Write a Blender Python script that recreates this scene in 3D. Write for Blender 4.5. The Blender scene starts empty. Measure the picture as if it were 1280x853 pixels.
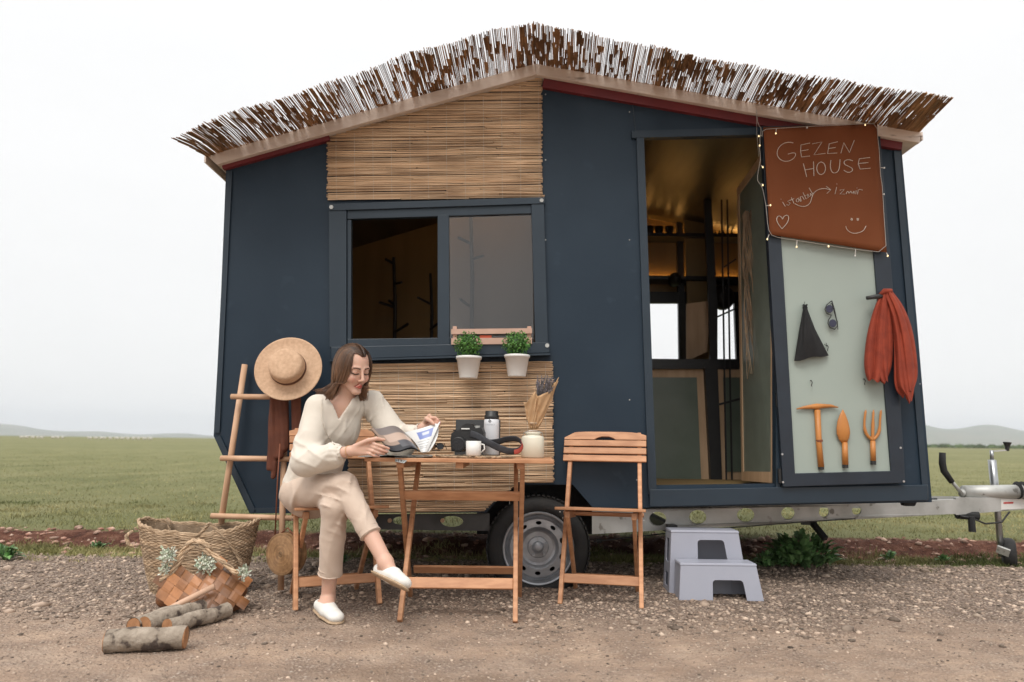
import bpy, bmesh, math, random
import numpy as np
from mathutils import Vector, Matrix, geometry
random.seed(7); rng = np.random.default_rng(7)
S = bpy.context.scene; COL = S.collection
V = Vector; PI = math.pi
rad = math.radians
# ------------------------------------------------------------------ camera
F = 885.0; PITCH = rad(8.1); ROLL = rad(0.7); CAMH = 0.8
CR = Matrix.Rotation(rad(90) + PITCH, 3, 'X') @ Matrix.Rotation(ROLL, 3, 'Z')
def rayd(px, py): return CR @ V(((px-640)/F, -(py-426.5)/F, -1))
def W(px, py, Y):                 # point of the photo's (1280x853) line of sight at distance Y
    d = rayd(px, py); t = Y/d.y
    return V((d.x*t, Y, CAMH + d.z*t))
def H(px, py, z=0.0):             # the same at height z
    d = rayd(px, py); t = (z-CAMH)/d.z
    return V((d.x*t, d.y*t, z))
cam = bpy.data.cameras.new('camera'); camo = bpy.data.objects.new('camera', cam); COL.objects.link(camo)
cam.sensor_width = 36; cam.lens = F/1280*36; cam.clip_end = 30000; cam.clip_start = .05
camo.matrix_world = Matrix.Translation((0, 0, CAMH)) @ CR.to_4x4()
cam.dof.use_dof = True; cam.dof.focus_distance = 3.6; cam.dof.aperture_fstop = 2.2
S.camera = camo
# ------------------------------------------------------------------ materials
def mat(name, c1, c2=None, rough=.6, scale=8, stretch=(1,1,1), bump=0, bscale=None, bdist=.01, tint=0, metallic=0,
        spec=.5, c3=None, detail=6, sheen=0, trans=0, sss=0, bstretch=None, lo=.35, hi=.65, spots=None):
    m = bpy.data.materials.new(name); m.use_nodes = True; nt = m.node_tree; n = nt.nodes; l = nt.links
    b = n['Principled BSDF']; b.inputs['Roughness'].default_value = rough; b.inputs['Metallic'].default_value = metallic
    b.inputs['Specular IOR Level'].default_value = spec
    if sheen: b.inputs['Sheen Weight'].default_value = sheen
    if sss: b.inputs['Subsurface Weight'].default_value = sss; b.inputs['Subsurface Scale'].default_value = .01
    tc = n.new('ShaderNodeTexCoord')
    mp = n.new('ShaderNodeMapping'); mp.inputs['Scale'].default_value = stretch; l.new(tc.outputs['Object'], mp.inputs[0])
    c2 = c2 or tuple(x*.85 for x in c1)
    nz = n.new('ShaderNodeTexNoise'); nz.inputs['Scale'].default_value = scale; nz.inputs['Detail'].default_value = detail
    l.new(mp.outputs[0], nz.inputs['Vector'])
    r = n.new('ShaderNodeValToRGB'); r.color_ramp.elements[0].position = lo; r.color_ramp.elements[1].position = hi
    r.color_ramp.elements[0].color = (*c1, 1); r.color_ramp.elements[1].color = (*c2, 1)
    if c3:
        e = r.color_ramp.elements.new((lo+hi)/2); e.color = (*c3, 1)
    l.new(nz.outputs[0], r.inputs[0]); out = r.outputs[0]
    if spots:   # (colour, scale, threshold)
        n2 = n.new('ShaderNodeTexNoise'); n2.inputs['Scale'].default_value = spots[1]; n2.inputs['Detail'].default_value = 3
        l.new(mp.outputs[0], n2.inputs['Vector'])
        rr = n.new('ShaderNodeValToRGB'); rr.color_ramp.elements[0].position = spots[2]; rr.color_ramp.elements[1].position = spots[2]+.06
        l.new(n2.outputs[0], rr.inputs[0])
        mx = n.new('ShaderNodeMixRGB'); l.new(rr.outputs[0], mx.inputs[0]); l.new(out, mx.inputs[1]); mx.inputs[2].default_value = (*spots[0], 1); out = mx.outputs[0]
    if tint:
        a = n.new('ShaderNodeAttribute'); a.attribute_name = 'tint'
        mr = n.new('ShaderNodeMapRange'); mr.inputs['To Min'].default_value = 1-tint; mr.inputs['To Max'].default_value = 1+tint
        l.new(a.outputs['Fac'], mr.inputs[0])
        vm = n.new('ShaderNodeVectorMath'); vm.operation = 'SCALE'; l.new(out, vm.inputs[0]); l.new(mr.outputs[0], vm.inputs['Scale']); out = vm.outputs[0]
    l.new(out, b.inputs['Base Color'])
    if bump:
        nb = n.new('ShaderNodeTexNoise'); nb.inputs['Scale'].default_value = bscale or scale*4; nb.inputs['Detail'].default_value = 5
        if bstretch:
            m2 = n.new('ShaderNodeMapping'); m2.inputs['Scale'].default_value = bstretch; l.new(tc.outputs['Object'], m2.inputs[0]); l.new(m2.outputs[0], nb.inputs['Vector'])
        else: l.new(mp.outputs[0], nb.inputs['Vector'])
        bp = n.new('ShaderNodeBump'); bp.inputs['Strength'].default_value = bump; bp.inputs['Distance'].default_value = bdist
        l.new(nb.outputs[0], bp.inputs['Height']); l.new(bp.outputs[0], b.inputs['Normal'])
    if trans:
        b.inputs['Transmission Weight'].default_value = trans
    return m
def attrmat(name, rough=.55, sss=0, bump=.1, bscale=300, spec=.4, fine=.1, sheen=0, bdist=.002):   # colour from a per-vertex paint of the thing itself
    m = bpy.data.materials.new(name); m.use_nodes = True; nt = m.node_tree; n = nt.nodes; l = nt.links
    b = n['Principled BSDF']; b.inputs['Roughness'].default_value = rough; b.inputs['Specular IOR Level'].default_value = spec
    if sss: b.inputs['Subsurface Weight'].default_value = sss; b.inputs['Subsurface Scale'].default_value = .006
    if sheen: b.inputs['Sheen Weight'].default_value = sheen
    a = n.new('ShaderNodeAttribute'); a.attribute_name = 'paint'
    tc = n.new('ShaderNodeTexCoord'); nz = n.new('ShaderNodeTexNoise'); nz.inputs['Scale'].default_value = bscale; nz.inputs['Detail'].default_value = 4
    l.new(tc.outputs['Object'], nz.inputs['Vector'])
    mr = n.new('ShaderNodeMapRange'); mr.inputs['To Min'].default_value = 1-fine; mr.inputs['To Max'].default_value = 1+fine; l.new(nz.outputs[0], mr.inputs[0])
    vm = n.new('ShaderNodeVectorMath'); vm.operation = 'SCALE'; l.new(a.outputs['Color'], vm.inputs[0]); l.new(mr.outputs[0], vm.inputs['Scale'])
    l.new(vm.outputs[0], b.inputs['Base Color'])
    bp = n.new('ShaderNodeBump'); bp.inputs['Strength'].default_value = bump; bp.inputs['Distance'].default_value = bdist
    l.new(nz.outputs[0], bp.inputs['Height']); l.new(bp.outputs[0], b.inputs['Normal'])
    return m
def emit(name, c, s):
    m = bpy.data.materials.new(name); m.use_nodes = True; n = m.node_tree.nodes; b = n['Principled BSDF']
    b.inputs['Base Color'].default_value = (*c, 1); b.inputs['Emission Color'].default_value = (*c, 1); b.inputs['Emission Strength'].default_value = s
    return m
# ------------------------------------------------------------------ mesh builder
def origin(o):
    p = V((0,0,0))
    while o: p = p + o.location; o = o.parent
    return p
def finish(me, name, m, parent, at, smooth, bevel):
    me.materials.append(m)
    if smooth: me.polygons.foreach_set('use_smooth', [True]*len(me.polygons))
    o = bpy.data.objects.new(name, me); COL.objects.link(o)
    if parent: o.parent = parent
    elif at is not None: o.location = at
    if bevel:
        b = o.modifiers.new('bevel', 'BEVEL'); b.width = bevel; b.segments = 2; b.limit_method = 'ANGLE'; b.angle_limit = rad(35)
    return o
class MB:
    def __init__(s): s.v = []; s.f = []; s.c = []; s.t = .5
    def add(s, vs, fs, t=None):
        n = len(s.v); s.v += [tuple(v) for v in vs]; s.f += [tuple(i+n for i in f) for f in fs]; s.c += [s.t if t is None else t]*len(vs); return s
    def hexa(s, p, t=None):   # p: 4 bottom, 4 top
        return s.add(p, [(3,2,1,0),(4,5,6,7),(0,1,5,4),(1,2,6,5),(2,3,7,6),(3,0,4,7)], t)
    def box(s, c, d, R=None, t=None):
        c = V(c); R = R or Matrix.Identity(3); x, y, z = (q/2 for q in d)
        return s.hexa([c + R @ V(q) for q in ((-x,-y,-z),(x,-y,-z),(x,y,-z),(-x,y,-z),(-x,-y,z),(x,-y,z),(x,y,z),(-x,y,z))], t)
    def beam(s, a, b, w, h, side=(1,0,0), t=None):   # w along side, h across
        a = V(a); b = V(b); d = (b-a).normalized(); u = V(side); u = (u - d*u.dot(d)).normalized(); v = d.cross(u)
        u *= w/2; v *= h/2
        return s.hexa([a-u-v, a+u-v, a+u+v, a-u+v, b-u-v, b+u-v, b+u+v, b-u+v], t)
    def prism(s, outer, off, holes=(), t=None):
        off = V(off); loops = [[V(p) for p in outer]] + [[V(p) for p in h] for h in holes]
        flat = [p for lo in loops for p in lo]; n = len(flat)
        tris = geometry.tessellate_polygon(loops)
        fs = []
        nrm = off.normalized()
        for a, b, c in tris:
            nn = (flat[b]-flat[a]).cross(flat[c]-flat[a])
            if nn.dot(nrm) > 0: a, b, c = c, b, a
            fs += [(a, b, c), (a+n, c+n, b+n)]
        k = 0
        for lo in loops:
            m = len(lo)
            for i in range(m): fs.append((k+i, k+(i+1) % m, n+k+(i+1) % m, n+k+i))
            k += m
        return s.add(flat + [p+off for p in flat], fs, t)
    def tube(s, pts, r, n=8, t=None, caps=True, flat=None, up=None):
        pts = [V(p) for p in pts]; m = len(pts)
        rs = r if isinstance(r, (list, tuple)) else [r]*m
        vs = []; u = None
        for i, p in enumerate(pts):
            d = (pts[min(i+1, m-1)] - pts[max(i-1, 0)])
            d = d.normalized() if d.length > 1e-9 else V((0,0,1))
            if u is None:
                u = V(up) if up is not None else (V((0,0,1)) if abs(d.z) < .9 else V((1,0,0)))
            u = (u - d*u.dot(d)); u = u.normalized() if u.length > 1e-6 else d.orthogonal().normalized()
            w = d.cross(u); fr = flat or 1
            for k in range(n):
                a = 2*PI*k/n; vs.append(p + u*math.cos(a)*rs[i] + w*math.sin(a)*rs[i]*fr)
        fs = [(i*n+k, i*n+(k+1) % n, (i+1)*n+(k+1) % n, (i+1)*n+k) for i in range(m-1) for k in range(n)]
        if caps: fs += [tuple(range(n-1, -1, -1)), tuple((m-1)*n+k for k in range(n))]
        return s.add(vs, fs, t)
    def lathe(s, prof, n=32, M=None, t=None, sx=1, sy=1, caps=True):   # prof (r, z)
        M = M or Matrix.Identity(4); vs = []; m = len(prof)
        for r_, z in prof:
            for k in range(n):
                a = 2*PI*k/n; vs.append(M @ V((r_*math.cos(a)*sx, r_*math.sin(a)*sy, z)))
        fs = [(i*n+k, i*n+(k+1) % n, (i+1)*n+(k+1) % n, (i+1)*n+k) for i in range(m-1) for k in range(n)]
        if caps and prof[0][0] > 1e-6: fs.append(tuple(range(n-1, -1, -1)))
        if caps and prof[-1][0] > 1e-6: fs.append(tuple((m-1)*n+k for k in range(n)))
        return s.add(vs, fs, t)
    def ell(s, c, d, R=None, n=12, t=None, jit=0):
        c = V(c); R = R or Matrix.Identity(3); vs = []; h = n//2
        for i in range(h+1):
            th = PI*i/h
            for k in range(n):
                a = 2*PI*k/n; j = 1 + random.uniform(-jit, jit)
                vs.append(c + R @ V((d[0]*j*math.sin(th)*math.cos(a), d[1]*j*math.sin(th)*math.sin(a), d[2]*j*math.cos(th))))
        fs = [(i*n+k, (i+1)*n+k, (i+1)*n+(k+1) % n, i*n+(k+1) % n) for i in range(h) for k in range(n)]
        return s.add(vs, fs, t)
    def grid(s, fn, nu, nv, thick=0, t=None, nrm=None):   # fn(u,v)->point ; sheet with thickness along nrm
        P = [[V(fn(i/nu, j/nv)) for j in range(nv+1)] for i in range(nu+1)]
        vs = [p for r_ in P for p in r_]; k = nv+1
        fs = [(i*k+j, (i+1)*k+j, (i+1)*k+j+1, i*k+j+1) for i in range(nu) for j in range(nv)]
        if thick:
            N = len(vs); off = []
            for i in range(nu+1):
                for j in range(nv+1):
                    a = P[min(i+1, nu)][j]-P[max(i-1, 0)][j]; b = P[i][min(j+1, nv)]-P[i][max(j-1, 0)]
                    q = a.cross(b); q = q.normalized() if q.length > 1e-9 else V((0,-1,0))
                    off.append(P[i][j] - q*thick)
            vs += off; fs += [tuple(N+x for x in reversed(f)) for f in fs]
            bd = [i*k for i in range(nu+1)] + [nu*k+j for j in range(1, nv+1)] + [i*k+nv for i in range(nu-1, -1, -1)] + [j for j in range(nv-1, 0, -1)]
            for i in range(len(bd)): a, b = bd[i], bd[(i+1) % len(bd)]; fs.append((b, a, a+N, b+N))
        return s.add(vs, fs, t)
    def build(s, name, m, parent=None, at=None, smooth=False, bevel=0):
        me = bpy.data.meshes.new(name)
        if parent is not None: o0 = origin(parent)
        elif at is not None: o0 = V(at)
        else:
            a = np.array(s.v); o0 = V(((a[:,0].min()+a[:,0].max())/2, (a[:,1].min()+a[:,1].max())/2, a[:,2].min())); at = o0
        me.from_pydata([(v[0]-o0.x, v[1]-o0.y, v[2]-o0.z) for v in s.v], [], s.f)
        at_ = me.attributes.new('tint', 'FLOAT', 'POINT'); at_.data.foreach_set('value', s.c)
        bm = bmesh.new(); bm.from_mesh(me); bmesh.ops.recalc_face_normals(bm, faces=bm.faces) if len(s.f) < 60000 else None; bm.to_mesh(me); bm.free()
        return finish(me, name, m, parent, at, smooth, bevel)
def split_build(mb, name, m, parent, smooth=False, bevel=0):   # every separate piece becomes a part of its own
    par = list(range(len(mb.v)))
    def fd(i):
        while par[i] != i: par[i] = par[par[i]]; i = par[i]
        return i
    for f_ in mb.f:
        r = fd(f_[0])
        for i in f_[1:]: par[fd(i)] = r
    gr = {}
    for f_ in mb.f: gr.setdefault(fd(f_[0]), []).append(f_)
    out = []
    for fs in gr.values():
        ids = sorted({i for f_ in fs for i in f_}); mp_ = {i: k for k, i in enumerate(ids)}
        q = MB(); q.v = [mb.v[i] for i in ids]; q.c = [mb.c[i] for i in ids]; q.f = [tuple(mp_[i] for i in f_) for f_ in fs]
        out.append(q.build(name, m, parent, smooth=smooth, bevel=bevel))
    return out
def npmesh(name, verts, quads, m, parent=None, at=None, smooth=True, paint=None, tint=None):
    o0 = np.array(origin(parent) if parent is not None else (at if at is not None else ((verts[:,0].min()+verts[:,0].max())/2, (verts[:,1].min()+verts[:,1].max())/2, verts[:,2].min())))
    if parent is None: at = V(o0.tolist())
    me = bpy.data.meshes.new(name); k = quads.shape[1]
    me.vertices.add(len(verts)); me.vertices.foreach_set('co', (verts-o0).astype(np.float32).ravel())
    me.loops.add(quads.size); me.loops.foreach_set('vertex_index', quads.astype(np.int32).ravel())
    me.polygons.add(len(quads)); me.polygons.foreach_set('loop_start', np.arange(0, quads.size, k, dtype=np.int32))
    me.polygons.foreach_set('loop_total', np.full(len(quads), k, dtype=np.int32))
    me.update(calc_edges=True)
    if paint is not None:
        a = me.attributes.new('paint', 'FLOAT_COLOR', 'POINT'); a.data.foreach_set('color', np.c_[paint, np.ones(len(paint))].astype(np.float32).ravel())
    if tint is not None:
        a = me.attributes.new('tint', 'FLOAT', 'POINT'); a.data.foreach_set('value', tint.astype(np.float32))
    return finish(me, name, m, parent, at, smooth, 0)
def tag(o, label=None, cat=None, group=None, kind=None):
    for k, v in (('label', label), ('category', cat), ('group', group), ('kind', kind)):
        if v: o[k] = v
    return o
def thing(name, at, label, cat, group=None):
    o = bpy.data.objects.new(name, None); COL.objects.link(o); o.location = V(at); o.empty_display_size = .1
    return tag(o, label, cat, group)
def copy_tree(o, parent=None):
    c = o.copy(); COL.objects.link(c); c.parent = parent
    for ch in list(o.children): copy_tree(ch, c)
    return c
def folds(x, y, z, d, freq, amp, warp=1.6):
    S_ = np.sin(13*x+5*y+1)+np.sin(11*z-9*y+2)+np.sin(17*y+12*x-7*z)
    ph = freq*(d[0]*x+d[1]*y+d[2]*z)+warp*S_
    M_ = .5+.5*np.sin(15*x-13*z+9*y+1.3*S_)
    return amp*M_*(np.sin(ph)+.35*np.sin(2.3*ph+1))
def creases(x, y, z, d, freq, amp, warp=1.2):
    S_ = np.sin(9*x+5*y+1)+np.sin(8*z-7*y+2)+np.sin(11*y+10*x-6*z)
    ph = freq*(d[0]*x+d[1]*y+d[2]*z)+warp*S_; M_ = np.clip(.35+.9*np.sin(21*x-19*z+13*y+1.7*S_), 0, 1)
    return -amp*M_*((1-abs(np.sin(ph)))**2.2-.25)
# ------------------------------------------------------------------ implicit surfaces
class Field:
    def __init__(s, lo, hi, h):
        lo, hi = np.minimum(lo, hi), np.maximum(lo, hi); s.lo = np.array(lo, float); s.h = h; s.n = np.ceil((np.array(hi)-s.lo)/h).astype(int)+1
        s.D = np.full(s.n, 1.0, np.float32)
    def block(s, lo, hi):
        a = np.maximum(((np.array(lo)-s.lo)/s.h).astype(int)-1, 0); b = np.minimum(((np.array(hi)-s.lo)/s.h).astype(int)+2, s.n)
        if (b <= a).any(): return None, None
        g = [((np.arange(a[i], b[i])*s.h)+s.lo[i]).astype(np.float32) for i in range(3)]
        return (slice(a[0], b[0]), slice(a[1], b[1]), slice(a[2], b[2])), (g[0][:,None,None], g[1][None,:,None], g[2][None,None,:])
    def op(s, sl, d, k, mode):
        A = s.D[sl]
        if mode == 'sub':
            d = -d; 
            if k: hh = np.clip(.5-.5*(A-d)/k, 0, 1); s.D[sl] = A*(1-hh)+d*hh + k*hh*(1-hh)
            else: s.D[sl] = np.maximum(A, d)
        else:
            if k: hh = np.clip(.5+.5*(A-d)/k, 0, 1); s.D[sl] = A*(1-hh)+d*hh - k*hh*(1-hh)
            else: s.D[sl] = np.minimum(A, d)
    def cap(s, a, b, ra, rb=None, k=.01, mode='add', cut=False, cuta=False, flat=None, wr=None):
        rb = ra if rb is None else rb; a = np.array(a, float); b = np.array(b, float); mx = max(ra, rb)+k+2*s.h
        if flat: mx *= max(1, flat[1])
        sl, g = s.block(np.minimum(a, b)-mx, np.maximum(a, b)+mx)
        if sl is None: return
        ba = b-a; L2 = max((ba**2).sum(), 1e-9)
        p = [g[i]-a[i] for i in range(3)]
        t0 = (p[0]*ba[0]+p[1]*ba[1]+p[2]*ba[2])/L2; t = np.clip(t0, 0, 1)
        q = [p[i]-t*ba[i] for i in range(3)]
        if flat:
            ax = np.array(flat[0], float); ax /= np.linalg.norm(ax); f = 1/flat[1]-1
            dd = q[0]*ax[0]+q[1]*ax[1]+q[2]*ax[2]; q = [q[i]+f*dd*ax[i] for i in range(3)]
        r = ra+(rb-ra)*t
        if wr is not None: r = r + wr(t, g)
        d = np.sqrt(q[0]**2+q[1]**2+q[2]**2)-r
        L = math.sqrt(L2)
        if cut: d = np.maximum(d, (t0-1)*L)
        if cuta: d = np.maximum(d, -t0*L)
        s.op(sl, d.astype(np.float32), k, mode)
    def ell(s, c, r, R=None, k=.01, mode='add'):
        c = np.array(c, float); R = np.array(R if R is not None else Matrix.Identity(3)); mx = max(r)+k+2*s.h
        sl, g = s.block(c-mx, c+mx)
        if sl is None: return
        p = [g[i]-c[i] for i in range(3)]
        q = [(R[0][i]*p[0]+R[1][i]*p[1]+R[2][i]*p[2])/r[i] for i in range(3)]
        k0 = np.sqrt(q[0]**2+q[1]**2+q[2]**2); k1 = np.sqrt((q[0]/r[0])**2+(q[1]/r[1])**2+(q[2]/r[2])**2)+1e-6
        s.op(sl, (k0*(k0-1)/k1).astype(np.float32), k, mode)
    def wrinkle(s, fn):
        g = [((np.arange(s.n[i])*s.h)+s.lo[i]).astype(np.float32) for i in range(3)]
        s.D = s.D + fn(g[0][:,None,None], g[1][None,:,None], g[2][None,None,:]).astype(np.float32)
    def mesh(s):
        D = s.D.copy(); D[0] = D[-1] = 1; D[:,0] = D[:,-1] = 1; D[:,:,0] = D[:,:,-1] = 1
        I = D < 0; n = s.n
        c = np.zeros(n-1, np.int8)
        cor = [(i, j, k) for i in (0,1) for j in (0,1) for k in (0,1)]
        for i, j, k in cor: c += I[i:n[0]-1+i, j:n[1]-1+j, k:n[2]-1+k]
        act = (c > 0) & (c < 8); idx = np.argwhere(act); N = len(idx)
        ids = np.full(n-1, -1, np.int64); ids[act] = np.arange(N)
        val = np.stack([D[idx[:,0]+i, idx[:,1]+j, idx[:,2]+k] for i, j, k in cor], 1)
        P = np.zeros((N, 3)); cnt = np.zeros(N)
        for a in range(8):
            for b in range(a+1, 8):
                ca, cb = np.array(cor[a]), np.array(cor[b])
                if abs(ca-cb).sum() != 1: continue
                va, vb = val[:,a], val[:,b]; m = (va < 0) != (vb < 0); t = va[m]/(va[m]-vb[m])
                P[m] += ca + t[:,None]*(cb-ca); cnt[m] += 1
        vs = s.lo + (idx + P/cnt[:,None])*s.h
        quads = []
        for ax in range(3):
            sl0 = [slice(None)]*3; sl1 = [slice(None)]*3; sl0[ax] = slice(0, -1); sl1[ax] = slice(1, None)
            A = I[tuple(sl0)]; B = I[tuple(sl1)]; e = np.argwhere(A != B); o1, o2 = [(1,2),(2,0),(0,1)][ax]
            e = e[(e[:,o1] > 0) & (e[:,o2] > 0) & (e[:,o1] < n[o1]-1) & (e[:,o2] < n[o2]-1)]
            ins = A[e[:,0], e[:,1], e[:,2]]
            def cell(d1, d2):
                q = e.copy(); q[:,o1] -= d1; q[:,o2] -= d2; return ids[q[:,0], q[:,1], q[:,2]]
            q = np.stack([cell(1,1), cell(0,1), cell(0,0), cell(1,0)], 1)
            q[~ins] = q[~ins][:, ::-1]; quads.append(q)
        Q = np.concatenate(quads)
        # one light smoothing pass
        for _ in range(2):
            acc = np.zeros_like(vs); w = np.zeros(len(vs))
            for i in range(4):
                np.add.at(acc, Q[:,i], vs[Q[:,(i+1) % 4]]); np.add.at(w, Q[:,i], 1)
            vs = vs*.5 + .5*acc/np.maximum(w, 1)[:,None]
        return vs, Q
NAVY = mat('navy_paint', (.0135,.0265,.043), (.018,.033,.051), rough=.45, scale=2.2, bump=.05, bscale=40, spec=.28, spots=((.020,.036,.055), 9, .66))
NAVY2 = mat('navy_frame_paint', (.0115,.024,.038), (.015,.029,.045), rough=.4, scale=5)
DARK = mat('black_rubber', (.012,.012,.013), (.02,.02,.02), rough=.8, scale=20, bump=.2)
BLACK = mat('black_metal', (.012,.012,.013), (.018,.018,.018), rough=.45, scale=10)
FASC = mat('beige_fascia', (.66,.57,.50), (.56,.47,.41), rough=.7, scale=5, stretch=(1,1,4), bump=.15, bscale=30, spots=((.28,.22,.18), 6, .66))
REDT = mat('red_brown_trim', (.16,.020,.024), (.12,.016,.02), rough=.6, scale=5)
CREAM = mat('roof_underside', (.62,.56,.50), (.54,.48,.43), rough=.8)
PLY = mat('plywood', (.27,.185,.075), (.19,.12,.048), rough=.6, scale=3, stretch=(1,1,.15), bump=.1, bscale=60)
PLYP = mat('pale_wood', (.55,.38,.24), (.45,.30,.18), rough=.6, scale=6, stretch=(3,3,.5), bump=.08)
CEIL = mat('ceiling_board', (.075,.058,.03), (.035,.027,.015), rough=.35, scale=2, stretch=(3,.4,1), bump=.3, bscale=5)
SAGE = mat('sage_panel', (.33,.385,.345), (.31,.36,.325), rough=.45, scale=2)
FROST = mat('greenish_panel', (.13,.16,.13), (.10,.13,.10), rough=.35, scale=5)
TEAK = mat('teak_wood', (.53,.275,.145), (.40,.19,.095), rough=.5, scale=4, stretch=(2.5,10,10), bump=.12, bscale=25, bdist=.003, tint=.22, spec=.35)
LADW = mat('ladder_wood', (.62,.40,.26), (.50,.30,.18), rough=.6, scale=8, stretch=(1,1,.4), bump=.1)
REED = mat('reed_cane', (.62,.44,.28), (.42,.28,.17), rough=.6, scale=14, stretch=(.25,1,1), bump=.2, bscale=60, tint=.30, spots=((.18,.12,.075), 18, .74), c3=(.56,.39,.245))
THATCH = mat('thatch_reed', (.34,.19,.085), (.20,.10,.045), rough=.7, scale=10, stretch=(1,.3,1), tint=.55)
STRING = mat('white_string', (.6,.57,.5))
SILVER = mat('galvanised_steel', (.52,.52,.50), (.36,.36,.34), rough=.5, scale=5, metallic=.45, bump=.1, bscale=50, spots=((.20,.19,.17), 12, .63))
RIM = mat('rim_paint', (.40,.41,.43), (.30,.31,.33), rough=.35, scale=15, metallic=.6)
TYRE = mat('tyre_rubber', (.012,.012,.013), (.022,.02,.018), rough=.75, scale=12, bump=.3, bscale=60)
BROWN = mat('brown_board', (.155,.045,.014), (.175,.055,.02), rough=.75, scale=3, spec=.2)
CHALK = mat('chalk', (.75,.68,.60), (.60,.54,.47), rough=.9, scale=60)
TOOLW = mat('tool_wood', (.52,.21,.05), (.40,.15,.035), rough=.45, scale=12, stretch=(1,1,.3))
SCARF = mat('rust_cloth', (.29,.042,.016), (.20,.026,.010), rough=.85, scale=12, bump=.4, bscale=500, bdist=.002)
BCLOTH = mat('brown_cloth', (.13,.040,.020), (.09,.028,.015), rough=.9, scale=10, bump=.3, bscale=400)
BKCLOTH = mat('black_cloth', (.006,.006,.007), (.010,.010,.011), rough=.8, scale=12, bump=.3, bscale=300)
STOOL = mat('lavender_plastic', (.35,.36,.42), (.32,.33,.39), rough=.42, scale=3, bump=.03, bscale=200)
STOOLD = mat('dark_plastic_leg', (.05,.05,.06))
WHITEP = mat('white_ceramic', (.74,.73,.70), (.68,.67,.64), rough=.4, scale=4)
IVORY = mat('ivory_enamel', (.72,.68,.56), (.66,.62,.50), rough=.35, scale=4)
KRAFT = mat('kraft_paper', (.52,.33,.18), (.44,.27,.14), rough=.85, scale=12, bump=.5, bscale=30)
GREENL = mat('box_leaf', (.035,.12,.018), (.08,.20,.03), rough=.5, scale=40, tint=.5)
WEED = mat('weed_leaf', (.06,.15,.04), (.17,.28,.11), rough=.5, scale=30, tint=.6)
LAV = mat('dried_lavender', (.22,.20,.23), (.12,.11,.10), rough=.9, scale=60, tint=.4)
SEAG = mat('seagrass_weave', (.47,.34,.225), (.30,.205,.125), rough=.85, scale=30, tint=.5, bump=.3, bscale=120)
CHIP = mat('woodchip_weave', (.30,.13,.052), (.17,.07,.026), rough=.42, scale=8, tint=.65, bump=.1)
RATTAN = mat('rattan', (.33,.19,.09), (.22,.12,.055), rough=.6, scale=40, tint=.35, bump=.3, bscale=200)
BARK = mat('pale_bark', (.36,.30,.24), (.20,.16,.12), rough=.9, scale=16, stretch=(1,1,1), bump=1, bscale=45, bdist=.012, spots=((.07,.05,.04), 17, .55))
CUTW = mat('cut_wood', (.42,.21,.10), (.30,.14,.06), rough=.8, scale=30)
FLOWG = mat('dusty_leaf', (.66,.65,.58), (.25,.31,.20), rough=.8, scale=50, tint=.4)
STRAW = mat('straw', (.60,.40,.26), (.50,.32,.20), rough=.75, scale=60, bump=.5, bscale=260, bdist=.003)
HATB = mat('hat_band', (.10,.035,.015))
HAIR = mat('brown_hair', (.060,.029,.016), (.150,.078,.042), rough=.36, scale=6, stretch=(1,1,1), tint=.75, spec=.5)
LINEN = mat('cream_linen', (.68,.62,.54), (.63,.57,.49), rough=.9, scale=14, bump=.22, bscale=60, bdist=.005, sheen=.15)
CHINO = mat('beige_chino', (.60,.48,.39), (.55,.43,.345), rough=.9, scale=10, bump=.22, bscale=70, bdist=.005, sheen=.1)
SHOE = mat('white_canvas', (.76,.74,.70), (.70,.68,.63), rough=.8, scale=30, bump=.3, bscale=500, bdist=.001)
SOLE = mat('jute_sole', (.50,.36,.24), (.38,.27,.17), rough=.9, scale=80, bump=.5, bscale=200)
LEATH = mat('tan_leather', (.20,.06,.025))
LED = emit('warm_led', (1,.50,.13), 20.0)
BULB = emit('fairy_bulb', (1,.75,.4), 1.3)
LCD = mat('dark_glass', (.01,.01,.012), rough=.15)
STEEL = mat('steel', (.6,.6,.6), rough=.3, metallic=.9)
MUGW = WHITEP
def glassmat():
    m = bpy.data.materials.new('window_glass'); m.use_nodes = True; nt = m.node_tree; n = nt.nodes; l = nt.links
    n.remove(n['Principled BSDF']); o = n['Material Output']
    t = n.new('ShaderNodeBsdfTransparent'); t.inputs[0].default_value = (.80,.80,.80,1)
    g = n.new('ShaderNodeBsdfGlossy'); g.inputs['Roughness'].default_value = .03; g.inputs[0].default_value = (.9,.9,.9,1)
    f = n.new('ShaderNodeFresnel'); f.inputs[0].default_value = 1.65
    tc = n.new('ShaderNodeTexCoord'); nz = n.new('ShaderNodeTexNoise'); nz.inputs['Scale'].default_value = 1.5; l.new(tc.outputs['Object'], nz.inputs['Vector'])
    bp = n.new('ShaderNodeBump'); bp.inputs['Strength'].default_value = .03; l.new(nz.outputs[0], bp.inputs['Height']); l.new(bp.outputs[0], g.inputs['Normal'])
    mx = n.new('ShaderNodeMixShader'); l.new(f.outputs[0], mx.inputs[0]); l.new(t.outputs[0], mx.inputs[1]); l.new(g.outputs[0], mx.inputs[2])
    l.new(mx.outputs[0], o.inputs[0]); return m
GLASS = glassmat()
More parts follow.
